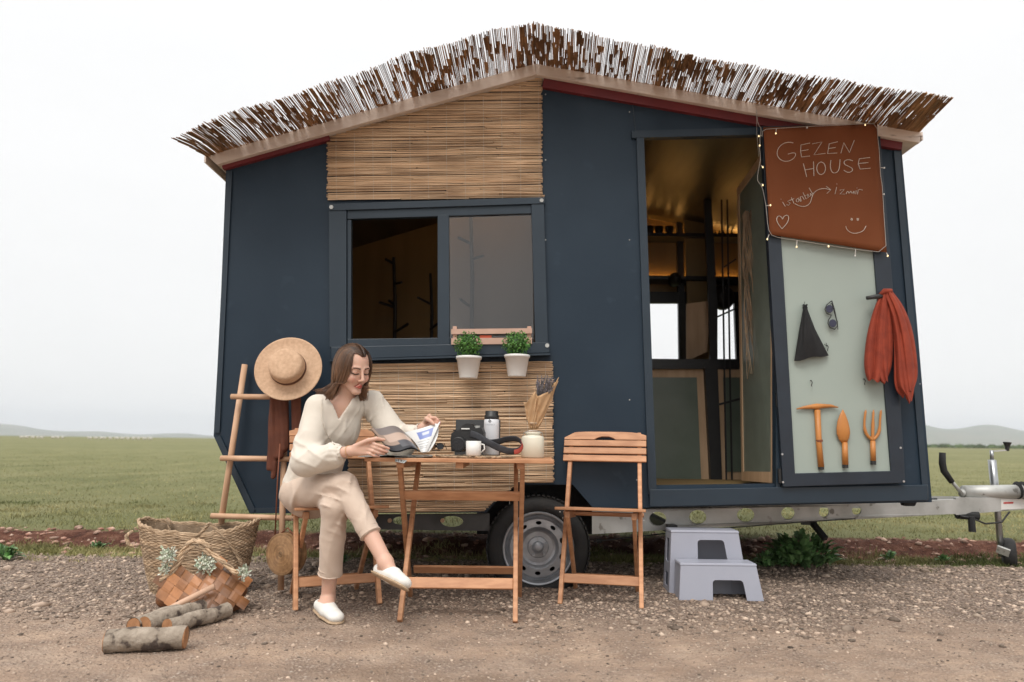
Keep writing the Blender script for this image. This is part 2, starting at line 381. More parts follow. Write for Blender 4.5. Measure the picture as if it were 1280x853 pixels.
# ------------------------------------------------------------------ world and light
w = bpy.data.worlds.new('World'); S.world = w; w.use_nodes = True
n = w.node_tree.nodes; l = w.node_tree.links; bg = n['Background']
sky = n.new('ShaderNodeTexSky'); sky.sky_type = 'NISHITA'; sky.sun_disc = False; SUN_EL, SUN_AZ = rad(54), rad(200)
sky.sun_elevation = SUN_EL; sky.sun_rotation = SUN_AZ; sky.dust_density = 3
tc = n.new('ShaderNodeTexCoord'); sp = n.new('ShaderNodeSeparateXYZ'); l.new(tc.outputs['Generated'], sp.inputs[0])
mr = n.new('ShaderNodeMapRange'); mr.inputs['From Min'].default_value = 0; mr.inputs['From Max'].default_value = 1
mr.inputs['To Min'].default_value = 8.3; mr.inputs['To Max'].default_value = 24; l.new(sp.outputs[2], mr.inputs[0])
# overcast cloud deck: even near the horizon, brighter overhead
cr = n.new('ShaderNodeValToRGB'); e = cr.color_ramp.elements
e[0].position = 0; e[0].color = (.45,.45,.447,1); e[1].position = 1; e[1].color = (1,.99,.97,1)
q = e.new(.06); q.color = (.425,.424,.42,1); q = e.new(.55); q.color = (.45,.45,.45,1)
l.new(sp.outputs[2], cr.inputs[0])
nz = n.new('ShaderNodeTexNoise'); nz.inputs['Scale'].default_value = 2.2; nz.inputs['Detail'].default_value = 4
mp = n.new('ShaderNodeMapping'); mp.inputs['Scale'].default_value = (1,1,3.5); l.new(tc.outputs['Generated'], mp.inputs[0]); l.new(mp.outputs[0], nz.inputs['Vector'])
nr = n.new('ShaderNodeMapRange'); nr.inputs['From Min'].default_value = .3; nr.inputs['From Max'].default_value = .7; nr.inputs['To Min'].default_value = .985*22.5; nr.inputs['To Max'].default_value = 1.02*22.5
l.new(nz.outputs[0], nr.inputs[0])
sc = n.new('ShaderNodeVectorMath'); sc.operation = 'SCALE'; l.new(cr.outputs[0], sc.inputs[0]); l.new(nr.outputs[0], sc.inputs['Scale'])
mx = n.new('ShaderNodeMixRGB'); mx.inputs[0].default_value = .95; l.new(sky.outputs[0], mx.inputs[1]); l.new(sc.outputs[0], mx.inputs[2])
l.new(mx.outputs[0], bg.inputs[0]); bg.inputs[1].default_value = .1
sun = bpy.data.lights.new('sun', 'SUN'); sun.energy = 1.9; sun.angle = rad(28); sun.color = (1,.96,.9)
so = bpy.data.objects.new('sun', sun); COL.objects.link(so); so.location = (0,-5,10)
sd = V((math.sin(SUN_AZ)*math.cos(SUN_EL), math.cos(SUN_AZ)*math.cos(SUN_EL), math.sin(SUN_EL)))
so.rotation_euler = sd.to_track_quat('Z', 'Y').to_euler()
S.view_settings.view_transform = 'Standard'; S.view_settings.look = 'None'; S.view_settings.exposure = .08; S.view_settings.gamma = 1
S.render.engine = 'CYCLES'; S.cycles.max_bounces = 6; S.cycles.diffuse_bounces = 3; S.cycles.volume_bounces = 0; S.cycles.transparent_max_bounces = 12
# ------------------------------------------------------------------ ground: one sheet
YG, YS0, YS1, YS2 = 5.0, 5.0, 5.42, 5.82   # gravel edge, grass strip, foot and top of the soil bank
def nz1(x, s): return np.sin(x*s)*.5+np.sin(x*s*2.3+1.7)*.3+np.sin(x*s*4.9+.6)*.2
def edge(x, k): return .10*nz1(x+k*3.1, 1.7)+.04*nz1(x+k, 7)
def gz(x, y):
    t = np.clip((y-(YS1-.1+edge(x, 1)))/(YS2-YS1+.1*nz1(x, 3)), 0, 1); t = t*t*(3-2*t)
    z = -.03*np.clip((y-4.9)/.6, 0, 1) + .10*t
    amp = np.clip((8-y)/4, 0, 1)
    bk = np.exp(-((y-5.62)/.26)**2); z = z + bk*(.018*nz1(x*1.1+2*y, 9)*nz1(y*1.3-x, 11)+.010*np.sin(x*37+8*np.sin(y*9))*np.sin(y*41+5*np.sin(x*7)))
    z = z + .004*nz1(x+.4*y, 6)*nz1(y-.3*x, 8)*amp + .006*nz1(x*.7+y, 2)*amp
    far = np.clip((y-30)/400, 0, 1); z = z + far*1.2*nz1(x*.01+y*.002, 1)
    return z
xs = np.unique(np.concatenate([np.linspace(-9000, -60, 24), np.linspace(-60, -6, 40), np.arange(-6, 7, .045), np.linspace(7, 60, 40), np.linspace(60, 9000, 24)]))
ys = np.unique(np.concatenate([np.linspace(-40, 1.5, 10), np.arange(1.5, 7, .04), np.linspace(7, 40, 60), np.geomspace(40, 9500, 40)]))
X, Y = np.meshgrid(xs, ys, indexing='ij'); Z = gz(X, Y)
vs = np.stack([X.ravel(), Y.ravel(), Z.ravel()], 1); ny = len(ys)
i, j = np.meshgrid(np.arange(len(xs)-1), np.arange(ny-1), indexing='ij'); b = (i*ny+j).ravel()
def groundmat():
    m = bpy.data.materials.new('ground'); m.use_nodes = True; nt = m.node_tree; n = nt.nodes; l = nt.links
    b = n['Principled BSDF']; b.inputs['Roughness'].default_value = .95; b.inputs['Specular IOR Level'].default_value = .15
    tc = n.new('ShaderNodeTexCoord'); P = tc.outputs['Object']; sx = n.new('ShaderNodeSeparateXYZ'); l.new(P, sx.inputs[0])
    def noise(s, d=6, st=None, rough=.55):
        q = n.new('ShaderNodeTexNoise'); q.inputs['Scale'].default_value = s; q.inputs['Detail'].default_value = d; q.inputs['Roughness'].default_value = rough
        if st:
            mp = n.new('ShaderNodeMapping'); mp.inputs['Scale'].default_value = st; l.new(P, mp.inputs[0]); l.new(mp.outputs[0], q.inputs['Vector'])
        else: l.new(P, q.inputs['Vector'])
        return q.outputs[0]
    def ramp(src, *st):
        r = n.new('ShaderNodeValToRGB'); e = r.color_ramp.elements
        while len(e) < len(st): e.new(.5)
        for k, (p, c) in enumerate(st): e[k].position = p; e[k].color = (*c, 1)
        l.new(src, r.inputs[0]); return r.outputs[0]
    def mix(f, a, b_):
        q = n.new('ShaderNodeMixRGB'); l.new(f, q.inputs[0]); l.new(a, q.inputs[1]); l.new(b_, q.inputs[2]); return q.outputs[0]
    def math_(op, a, b_):
        q = n.new('ShaderNodeMath'); q.operation = op
        for k, v in ((0, a), (1, b_)):
            if isinstance(v, (int, float)): q.inputs[k].default_value = v
            else: l.new(v, q.inputs[k])
        return q.outputs[0]
    def step(src, a, b_):
        q = n.new('ShaderNodeMapRange'); q.inputs['From Min'].default_value = a; q.inputs['From Max'].default_value = b_; l.new(src, q.inputs[0]); return q.outputs[0]
    dirt = ramp(noise(3.5, 9, rough=.7), (.30,(.30,.21,.155)), (.5,(.41,.30,.225)), (.72,(.50,.385,.30)))
    vo = n.new('ShaderNodeTexVoronoi'); vo.inputs['Scale'].default_value = 70; l.new(P, vo.inputs['Vector'])
    peb = ramp(vo.outputs['Color'], (.0,(.19,.145,.115)), (.45,(.38,.30,.235)), (.8,(.50,.41,.34)), (1,(.68,.61,.54)))
    pebm = ramp(vo.outputs['Distance'], (.25,(1,1,1)), (.55,(0,0,0)))
    grav = mix(pebm, ramp(noise(20, 5), (.3,(.13,.092,.072)), (.7,(.25,.185,.148))), peb)
    yn = math_('ADD', sx.outputs[1], math_('MULTIPLY', math_('SUBTRACT', noise(1.6, 6, rough=.65), .5), 1.5))
    band = ramp(noise(1.5, 7, (.45,2.2,1), .65), (.34,(.72,.70,.68)), (.5,(1,1,1)), (.66,(1.16,1.14,1.10)))
    bm_ = n.new('ShaderNodeMixRGB'); bm_.blend_type = 'MULTIPLY'; bm_.inputs[0].default_value = 1; l.new(dirt, bm_.inputs[1]); l.new(band, bm_.inputs[2]); dirt = bm_.outputs[0]
    c = mix(math_('MULTIPLY', step(noise(5, 8, rough=.75), .40, .62), .75), dirt, grav)
    c = mix(step(yn, 3.15, 3.6), c, grav)
    # grass strip, soil, meadow
    gstrip = ramp(noise(16, 8, rough=.7), (.3,(.12,.09,.05)), (.5,(.17,.20,.07)), (.75,(.26,.29,.13)))
    y2 = math_('ADD', sx.outputs[1], math_('MULTIPLY', math_('SUBTRACT', noise(2.5, 7, rough=.75), .5), .75))
    c = mix(step(y2, 4.92, 5.08), c, gstrip)
    soil = ramp(noise(9, 9, rough=.75), (.32,(.040,.016,.011)), (.48,(.095,.040,.027)), (.62,(.16,.078,.052)), (.74,(.34,.23,.17)))
    c = mix(step(y2, 5.26, 5.34), c, soil)
    mead = ramp(noise(.9, 10, (1,.5,1), .72), (.3,(.100,.108,.050)), (.48,(.165,.165,.078)), (.60,(.235,.22,.115)), (.75,(.36,.33,.21)))
    mead2 = ramp(noise(.035, 6, (.3,1.3,1), .6), (.35,(.100,.108,.042)), (.55,(.16,.158,.068)), (.7,(.235,.205,.105)))
    q = n.new('ShaderNodeMixRGB'); q.inputs[0].default_value = .5; l.new(mead, q.inputs[1]); l.new(mead2, q.inputs[2])
    fl = ramp(noise(14, 4, (1,.4,1), .6), (.66,(0,0,0)), (.72,(1,1,1)))
    fc = n.new('ShaderNodeRGB'); fc.outputs[0].default_value = (.42,.43,.32,1)
    md = mix(math_('MULTIPLY', fl, .45), q.outputs[0], fc.outputs[0])
    c = mix(step(y2, 5.74, 5.84), c, md)
    l.new(c, b.inputs['Base Color'])
    near = step(sx.outputs[1], 40, 5)
    hgt = math_('ADD', math_('MULTIPLY', pebm, .5), math_('MULTIPLY', noise(60, 6, rough=.7), .9))
    bp = n.new('ShaderNodeBump'); bp.inputs['Distance'].default_value = .012; l.new(math_('MULTIPLY', near, .9), bp.inputs['Strength']); l.new(hgt, bp.inputs['Height']); l.new(bp.outputs[0], b.inputs['Normal'])
    return m
g = npmesh('ground', vs, np.stack([b, b+ny, b+ny+1, b+1], 1), groundmat(), at=(0,0,0)); tag(g, kind='structure')
# ------------------------------------------------------------------ loose stones
STONE = mat('stones', (.46,.36,.28), (.20,.145,.108), rough=.9, scale=14, tint=.8, c3=(.32,.24,.185), bump=.3, bscale=80)
def ico():
    bm = bmesh.new(); bmesh.ops.create_icosphere(bm, subdivisions=1, radius=1); v = np.array([p.co[:] for p in bm.verts]); f = np.array([[q.index for q in p.verts] for p in bm.faces]); bm.free(); return v, f
iv, if_ = ico()
def stones(name, x, y, r, m, flat=.55):
    N = len(x); a = rng.uniform(0, 2*PI, N); j = 1+rng.uniform(-.28, .28, (N, len(iv), 3))
    v = iv[None]*j; sx_ = rng.uniform(.7, 1.5, N); v[:,:,0] *= sx_[:,None]; v[:,:,2] *= flat*rng.uniform(.6, 1.3, N)[:,None]
    ca, sa = np.cos(a)[:,None], np.sin(a)[:,None]; vx = v[:,:,0]*ca-v[:,:,1]*sa; vy = v[:,:,0]*sa+v[:,:,1]*ca
    P = np.stack([vx*r[:,None]+x[:,None], vy*r[:,None]+y[:,None], v[:,:,2]*r[:,None]+(gz(x, y)+r*flat*.25)[:,None]], 2).reshape(-1, 3)
    Fa = (if_[None]+(np.arange(N)*len(iv))[:,None,None]).reshape(-1, 3)
    return npmesh(name, P, Fa, m, at=(0,0,0), smooth=False, tint=np.repeat(rng.beta(2, 2.4, N), len(iv)))
def scatter(N, y0, y1, r0, r1, pw=2.5, keep=None):
    y = rng.uniform(y0, y1, N); x = rng.uniform(-1, 1, N)*(y*.82+.3); r = r0+(r1-r0)*rng.random(N)**pw
    if keep is not None: k = rng.random(N) < keep(x, y); x, y, r = x[k], y[k], r[k]
    return x, y, r
dens = lambda x, y: np.clip((y-3.15+.35*nz1(x*1.0, 2.1))/.4, .10, 1)*np.clip((5.15-y)/.2, 0, 1)
A = scatter(42000, 2.9, 5.15, .003, .014, 3, dens)
B = scatter(11000, 2.2, 3.9, .002, .0065, 2.5)
C = scatter(170, 3.2, 5.0, .016, .032, 2.5, dens)
x, y, r = (np.concatenate(t) for t in zip(A, B, C))
tag(stones('gravel', x, y, r, STONE), 'grey and brown gravel scattered along the dirt track', 'gravel', kind='stuff')
yb = rng.uniform(5.1, 5.85, 2600); xb = rng.uniform(-5.5, 5.5, 2600); rb = .004+.030*rng.random(2600)**5
STONE2 = mat('bank_stones', (.50,.36,.28), (.28,.13,.09), rough=.9, scale=10, tint=.5)
tag(stones('rubble', xb, yb, rb, STONE2), 'pale and reddish rubble lying in the red soil bank', 'rubble', kind='stuff')
# ------------------------------------------------------------------ grass
GRASS = mat('grass_blades', (.090,.105,.036), (.37,.31,.155), rough=.8, scale=.7, tint=.55, c3=(.215,.20,.085), spec=.2)
def blades(name, x, y, h, wd, m, curl=.5):
    N = len(x); a = rng.uniform(0, 2*PI, N); ln = rng.normal(0, curl, (N, 2))*h[:,None]; z = gz(x, y)-.003
    dx, dy = np.cos(a)*wd, np.sin(a)*wd
    p = np.zeros((N, 5, 3))
    p[:,0] = np.stack([x-dx, y-dy, z], 1); p[:,1] = np.stack([x+dx, y+dy, z], 1)
    p[:,2] = np.stack([x+dx*.8+ln[:,0]*.35, y+dy*.8+ln[:,1]*.35, z+h*.55], 1); p[:,3] = np.stack([x-dx*.8+ln[:,0]*.35, y-dy*.8+ln[:,1]*.35, z+h*.55], 1)
    p[:,4] = np.stack([x+ln[:,0], y+ln[:,1], z+h], 1)
    o = (np.arange(N)*5)[:,None]; f = np.concatenate([o+[0,1,2], o+[0,2,3], o+[3,2,4]])
    return npmesh(name, p.reshape(-1, 3), f, m, at=(0,0,0), smooth=False, tint=np.repeat(np.clip(.5+.28*nz1(x+.3*y, 1.1)*nz1(y*.8-.4*x, .7)*2+rng.normal(0, .2, N), 0, 1), 5))
def clump(N, y0, y1, xw, nc, spread):
    cy = rng.uniform(y0, y1, nc); cx = rng.uniform(-xw, xw, nc); k = rng.integers(0, nc, N)
    return cx[k]+rng.normal(0, spread, N), cy[k]+rng.normal(0, spread*.6, N)
x1, y1 = clump(26000, 4.98, 5.42, 5.6, 300, .08); h1 = rng.uniform(.012, .05, len(x1))
x2, y2 = clump(20000, 5.70, 8.2, 8, 500, .12); h2 = rng.uniform(.012, .040, len(x2))
N3 = 90000; y3 = 5.8*np.exp(rng.random(N3)*2.1); x3 = rng.uniform(-1, 1, N3)*(y3*.85+1); h3 = rng.uniform(.006, .028, N3)*(1+.0*y3)*np.clip(1.15-y3/60, .3, 1)
x4, y4 = clump(2500, 4.7, 5.1, 5, 60, .04); h4 = rng.uniform(.01, .03, len(x4))
x = np.concatenate([x1,x2,x3,x4]); y = np.concatenate([y1,y2,y3,y4]); h = np.concatenate([h1,h2,h3,h4])
tag(blades('grass', x, y, h, .0022+.00032*np.clip(y-5, 0, 50), GRASS), 'short green grass growing on the meadow and along its bank', 'grass', kind='stuff')
# ------------------------------------------------------------------ hills, far shrubs, sheep, haze
HILL = mat('hill_slope', (.10,.12,.07), (.16,.15,.10), rough=1, scale=.004)
def hills(name, pts, Y, depth):
    m = MB(); N = len(pts)
    rows = []
    for k, sc_ in ((0, 0), (1, .55), (2, 1.0), (3, .5), (4, 0)):
        yy = Y + depth*(k-2)/2
        rows.append([V((p[0]*yy/Y, yy, (p[1]*sc_*(1+.12*math.sin(p[0]*.01+k*2))) - 6)) for p in pts])
    m.grid(lambda u, v: rows[round(u*4)][round(v*(N-1))], 4, N-1)
    return tag(m.build(name, HILL, at=(0,0,0), smooth=True), kind='structure')
def ridge(px0, px1, fn, Y, step=6):
    out = []
    for k in range(int((px1-px0)/step)+1):
        px = px0+k*step; q = W(px, fn(px), Y); out.append((q.x, max(q.z, 1)))
    return out
import math as _m
hr = lambda px: 531 + (4*_m.sin(px*.021+.4)+2*_m.sin(px*.05)) if px < 1420 else 536
hills('hill', ridge(1020, 1500, lambda px: hr(px), 5200), 5200, 1400)
hl = lambda px: 541 - 13*_m.exp(-((px+5)/45)**2) - 3.0*_m.exp(-((px-90)/90)**2) + 1*_m.sin(px*.05) + px*.008
hills('hill', ridge(-220, 420, hl, 6000), 6000, 1500)
SHR = mat('far_shrub', (.05,.075,.03), (.08,.11,.045), rough=1, scale=1, tint=.4)
m = MB()
for k in range(240):
    px = random.uniform(1150, 1330) if k < 200 else random.uniform(20, 260); Yd = random.uniform(420, 520)
    s = random.uniform(.6, 2.0) if px > 1150 else random.uniform(.3,.7)
    m.ell((W(px, 560, Yd).x, Yd, gz(np.array(W(px, 560, Yd).x), np.array(Yd))+s*.6), (s*1.7, s, s), n=8, jit=.25, t=random.random())
tag(m.build('distant_scrub', SHR, at=(0,0,0), smooth=True), 'dark line of scrub along the far edge of the meadow', 'scrub', kind='stuff')
WOOL = mat('sheep_wool', (.62,.58,.52), (.5,.46,.4), rough=1, scale=6)
m = MB(); m.ell((0,0,.62), (.55,.25,.27), n=12, jit=.06); m.ell((.62,0,.82), (.17,.10,.12), n=8); m.tube([(.42,0,.7),(.58,0,.82)], [.14,.09], 8)
for sx in (-.35,.35):
    for sy in (-.12,.12): m.tube([(sx,sy,.5),(sx,sy,.3),(sx+.02,sy,0)], [.07,.04,.03], 6)
m.ell((-.56,0,.6), (.06,.04,.12), n=6)
s0 = None
for k, px in enumerate([27,33,41,47,52,66,72,78,112,120,127,131,138,146,153,160,167,173,181,188]):
    Yd = 190+random.uniform(-10, 16); q = H(px, 549, 0) ; x_ = W(px, 548, Yd).x
    if s0 is None: s0 = m.build('sheep', WOOL, at=(0,0,0), smooth=True); o = s0
    else: o = s0.copy(); COL.objects.link(o)
    o.location = (x_, Yd, float(gz(np.array(x_), np.array(Yd)))); o.rotation_euler = (0,0,random.choice((0, PI))+random.uniform(-.6,.6))
    tag(o, 'pale sheep grazing far away near the left horizon of the meadow', 'sheep', 'flock of sheep grazing far across the meadow')
hz = MB(); hz.box((0, 4780, 130), (18400, 9800, 280))
HZ = bpy.data.materials.new('haze'); HZ.use_nodes = True; nn = HZ.node_tree.nodes; nn.remove(nn['Principled BSDF'])
pv = nn.new('ShaderNodeVolumePrincipled'); pv.inputs['Color'].default_value = (.90,.95,1,1); pv.inputs['Density'].default_value = .00013; pv.inputs['Anisotropy'].default_value = 0
HZ.node_tree.links.new(pv.outputs[0], nn['Material Output'].inputs['Volume'])
HAZE = hz.build('haze', HZ, at=(0,0,0)); tag(HAZE, 'thin pale haze over the far meadow and hills', 'haze', kind='stuff')
# ------------------------------------------------------------------ tiny house on its trailer
YF = 4.05; YB = 6.05          # facade and back wall
house = thing('tiny_house', (.15, 4.9, 0), 'navy blue tiny house on a trailer with reed thatch over its gabled roof', 'tiny house')
wp = lambda px, py, Y=YF: W(px, py, Y)
def poly(pts, Y=YF): return [W(a, b, Y) for a, b in pts]
def pr(m, pts, Y, th, holes=(), t=None): return m.prism(poly(pts, Y), (0, th, 0), [poly(h, Y) for h in holes], t)
# opening positions
WIN = [(430,262), (671,256), (675,440), (430,449)]
DOOR = [(805,172), (968,168), (969,605), (820,607)]
m = MB()
outer = [(283,200), (671,92), (1126,176), (1146,400), (1165,628), (742,636), (716,606), (640,606), (608,641), (312,642), (267,545), (275,400)]
pr(m, outer, YF, .045, [WIN, DOOR])
m.build('front_wall', NAVY, house)
# panel seams and corner trims (proud 3-6 mm)
m = MB()
def strip(m, pts, Y, w, th, t=None):
    a, b = wp(*pts[0], Y), wp(*pts[1], Y); d = (b-a).normalized(); s = d.cross(V((0,1,0)))*w/2
    m.hexa([a-s, a+s, a+s+V((0,th,0)), a-s+V((0,th,0)), b-s, b+s, b+s+V((0,th,0)), b-s+V((0,th,0))], t)
strip(m, [(287,214), (271,541)], YF-.012, .03, .012)
strip(m, [(272,546), (317,641)], YF-.012, .03, .012)
strip(m, [(1121,188), (1158,624)], YF-.012, .035, .012)
strip(m, [(791,128), (795,170)], YF-.004, .006, .004)
strip(m, [(600,637.5), (318,638.5)], YF-.012, .03, .012)
split_build(m, 'corner_trim', NAVY2, house)
m = MB()
for p in [(682,118),(682,200),(682,300),(787,140),(787,300),(787,500),(796,600),(700,640),(279,300),(276,400),(274,500),(1150,480),(1140,380),(800,200),(812,480),(816,570)]:
    c = wp(*p, YF-.003); m.tube([c, c+V((0,.004,0))], .004, 8)
split_build(m, 'screw', SILVER, house)
# door surround
m = MB()
for a, b in (((800,163),(816,618)), ((974,170),(975,610))): strip(m, [a, b], YF-.02, .045, .02)
strip(m, [(790,168), (985,163)], YF-.022, .045, .02)
split_build(m, 'door_frame', NAVY2, house)
m = MB(); m.hexa([wp(812,634,YF-.03), wp(1160,626,YF-.03), wp(1160,626,YF), wp(812,634,YF), wp(812,612,YF-.03), wp(1160,606,YF-.03), wp(1160,606,YF), wp(812,612,YF)])
m.build('door_sill', NAVY2, house, bevel=.004)
# side, back walls, floor, ceiling
def slabx(m, X0a, X0b, zbot, ztop, th, Y0, Y1):   # side wall between points a (bottom) and b (top)
    m.hexa([V((X0a,Y0,zbot)), V((X0a+th,Y0,zbot)), V((X0a+th,Y1,zbot)), V((X0a,Y1,zbot)), V((X0b,Y0,ztop)), V((X0b+th,Y0,ztop)), V((X0b+th,Y1,ztop)), V((X0b,Y1,ztop))])
BL, ML, TL = wp(312,642), wp(267,545), wp(283,205); BRt, TR = wp(1165,628), wp(1126,176); RT = wp(671,92)
m = MB(); Y0 = YF+.047
def wallseg(a, b, off):   # quad a-b extruded back, thickness off in x
    a0, b0 = V((a.x, Y0, a.z)), V((b.x, Y0, b.z)); A = V((a.x, YB, a.z)); B = V((b.x, YB, b.z)); o = V((off,0,0))
    m.hexa([a0, a0+o, A+o, A, b0, b0+o, B+o, B])
wallseg(BL, ML, .04); wallseg(ML, TL, .04); wallseg(BRt, TR, -.04)
split_build(m, 'side_wall', NAVY, house)
zf = wp(880,608).z-.004
xm = W(770,600,YF).x
m = MB(); m.box(((xm+BRt.x-.06)/2, (Y0+YB)/2, zf-.030), (BRt.x-.06-xm, YB-Y0, .03)); m.box(((xm+BL.x+.06)/2, (Y0+YB)/2, zf+.05), (xm-BL.x-.06, YB-Y0, .03)); split_build(m, 'floor', PLY, house)
m = MB(); za, zb_ = W(770,634,YF).z+.012, BRt.z+.012
m.hexa([V((xm,Y0,za)), V((BRt.x-.05,Y0,zb_)), V((BRt.x-.05,YB,zb_)), V((xm,YB,za)), V((xm,Y0,za+.03)), V((BRt.x-.05,Y0,zb_+.03)), V((BRt.x-.05,YB,zb_+.03)), V((xm,YB,za+.03))])
m.build('underfloor', BLACK, house)
# back wall with window opening (seen through the doorway)
WX0, WX1 = W(806,410,YB).x, W(925,410,YB).x; WZ0, WZ1 = W(850,449,YB).z, W(850,378,YB).z
def bw(m, yy, th, inset=0):
    ou = [V((BL.x+.02, yy, zf-.03)), V((ML.x+.02, yy, ML.z)), V((TL.x+.02, yy, TL.z)), V((RT.x, yy, RT.z)), V((TR.x-.02, yy, TR.z)), V((BRt.x-.02, yy, BRt.z))]
    ho = [V((WX0,yy,WZ0)), V((WX1,yy,WZ0)), V((WX1,yy,WZ1)), V((WX0,yy,WZ1))]
    m.prism(ou, (0,th,0), [ho])
m = MB(); bw(m, YB+.02, .03); m.build('back_wall', NAVY, house)
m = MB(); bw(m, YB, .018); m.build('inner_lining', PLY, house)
m = MB()
for a, b in ((TL, RT), (RT, TR)):
    dz = -.05
    m.hexa([V((a.x, Y0+.01, a.z+dz-.015)), V((b.x, Y0+.01, b.z+dz-.015)), V((b.x, YB-.01, b.z+dz-.015)), V((a.x, YB-.01, a.z+dz-.015)), V((a.x, Y0+.01, a.z+dz)), V((b.x, Y0+.01, b.z+dz)), V((b.x, YB-.01, b.z+dz)), V((a.x, YB-.01, a.z+dz))])
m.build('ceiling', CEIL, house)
m = MB()   # inner side linings
for a, b, o in ((BL, ML, .045), (ML, TL, .045), (BRt, TR, -.06)):
    m.hexa([V((a.x+o, Y0+.01, a.z)), V((a.x+o+.01, Y0+.01, a.z)), V((a.x+o+.01, YB-.01, a.z)), V((a.x+o, YB-.01, a.z)), V((b.x+o, Y0+.01, b.z)), V((b.x+o+.01, Y0+.01, b.z)), V((b.x+o+.01, YB-.01, b.z)), V((b.x+o, YB-.01, b.z))])
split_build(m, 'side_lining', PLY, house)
# ---- roof
YR = 3.985; YRB = 6.35
Lb, Lt, Rt, Rb = W(262,207,YR), W(262,193,YR), W(1151,162,YR), W(1149,180,YR); Tt, Tb = W(669,80,YR), W(670,99,YR)
Lb = W(272,205,YR); Lt = W(258,194,YR); Tb = W(670,92.5,YR); Rt = W(1151,166,YR); Rb = W(1149,178,YR)
m = MB()
def rslab(m, a, b, c, d, y0, y1):
    m.hexa([V((a.x,y0,a.z)), V((b.x,y0,b.z)), V((b.x,y1,b.z)), V((a.x,y1,a.z)), V((d.x,y0,d.z)), V((c.x,y0,c.z)), V((c.x,y1,c.z)), V((d.x,y1,d.z))])
rslab(m, Lb, Tb, Tt, Lt, YR+.03, YRB); rslab(m, Tb, Rb, Rt, Tt, YR+.03, YRB)
roof = m.build('roof', CREAM, house)
m = MB(); rslab(m, Lb+V((-.004,0,-.004)), Tb-V((0,0,.004)), Tt+V((0,0,.003)), Lt+V((-.004,0,.003)), YR, YR+.028); rslab(m, Tb-V((0,0,.004)), Rb+V((.004,0,-.004)), Rt+V((.004,0,.003)), Tt+V((0,0,.003)), YR, YR+.028)
m.build('fascia_board', FASC, roof, bevel=.003)
m = MB()   # inner batten, set back under the fascia
for a, b in (((408,166),(556,122)), ((556,122),(668,95))):
    strip(m, [(a[0],a[1]+1), (b[0],b[1]+1)], YR+.033, .018, .02)
split_build(m, 'batten', FASC, roof)
m = MB()
strip(m, [(277,205.5), (411,169)], YF-.03, .062, .03); strip(m, [(679,103), (1128,181)], YF-.03, .062, .03)
split_build(m, 'red_trim', REDT, house)
m = MB()   # folded metal edge along the two eaves
for a in (Lt, Rt):
    m.box((a.x + (-.006 if a is Lt else .006), (YR+YRB)/2, a.z-.02), (.01, YRB-YR, .05))
split_build(m, 'eave_strip', FASC, roof)
# ---- reed thatch lying on the roof and jutting out over the fascia
YT0 = 3.50
# thin canes lying side by side, running front to back
roofz = lambda x: (Lt.z + (Tt.z-Lt.z)*(x-Lt.x)/(Tt.x-Lt.x)) if x < Tt.x else (Tt.z + (Rt.z-Tt.z)*(x-Tt.x)/(Rt.x-Tt.x))
tipz = lambda x, xs_, zs_: float(np.interp(x, xs_, zs_))
tp = [W(px, py, YT0) for px, py in [(216,174),(250,155),(310,135),(400,108),(500,72),(590,44),(640,35),(668,27),(700,36),(740,44),(830,62),(940,84),(1040,100),(1110,110),(1150,118),(1192,122)]]
txs, tzs = [p.x for p in tp], [p.z for p in tp]
m = MB(); x = tp[0].x; xe = tp[-1].x; Xl, Xr = Lt.x-.01, Rt.x+.02
wob = 0
while x < xe:
    u = (x-tp[0].x)/(xe-tp[0].x); xb_ = Xl+(Xr-Xl)*u; zb = roofz(min(max(xb_, Lt.x), Rt.x))+.012
    dens_ = .5+.5*math.sin(x*9)+.4*math.sin(x*23+1)
    r = random.uniform(.0017, .0031); y0 = YT0+random.uniform(-.012, .012)+(.03 if random.random() < .1 else 0)+.012*math.sin(x*14); jx = random.uniform(-.004, .004)
    zt = tipz(x, txs, tzs)+random.uniform(-.004,.004)
    pts = [V((x+jx, y0, zt)), V((x+jx*.5+(xb_-x)*.4, (y0+YR)/2, (zt+zb)/2+random.uniform(-.004,.004))), V((xb_, YR+.1, zb)), V((xb_, 6.3, zb+.004))]
    m.tube(pts, [r, r, r*1.1, r], 5, t=random.random())
    # broken sheaths bridging neighbours
    for _ in range(4 if dens_ > .75 else 2 if dens_ > .35 else 1):
        if random.random() < .62:
            a = random.uniform(0, .95); L = random.uniform(.05, .2); p0 = pts[0].lerp(pts[2], a); p1 = pts[0].lerp(pts[2], min(a+L/.5, 1))
            w_ = random.uniform(.004, .012); zo = random.uniform(-.004, .006)
            q = V((w_,0,0)); zz = V((0,0,.0015)); s_ = V((random.uniform(-.004,.004),0,zo)); p0 = p0+s_; p1 = p1+s_
            m.hexa([p0-q, p0+q, p0+q+zz, p0-q+zz, p1-q*.4, p1+q*.6, p1+q*.6+zz, p1-q*.4+zz], t=random.random()*.8)
    edge_ = max(0, 1-(x-tp[0].x)/.5, 1-(xe-x)/.75)
    x += random.uniform(.0048, .0082)*(1-.45*min(edge_, 1))
th = m.build('reed_thatch', THATCH, roof)
m = MB()
for yy in (4.3, 5.2):
    pts = []
    for k in range(60):
        u = k/59; xx = Xl+(Xr-Xl)*u; f_ = (YR+.1-yy)/(YR+.1-YT0) if yy < YR else 0
        zz = roofz(min(max(xx,Lt.x),Rt.x))+.02
        pts.append(V((xx, yy, zz*(1-max(f_,0)) + (tipz(tp[0].x+(xe-tp[0].x)*u, txs, tzs))*max(f_,0))))
    m.tube(pts, .0018, 4)
m.build('binding_wire', BLACK, roof)
# ---- window
fr = MB()
yw = YF-.035
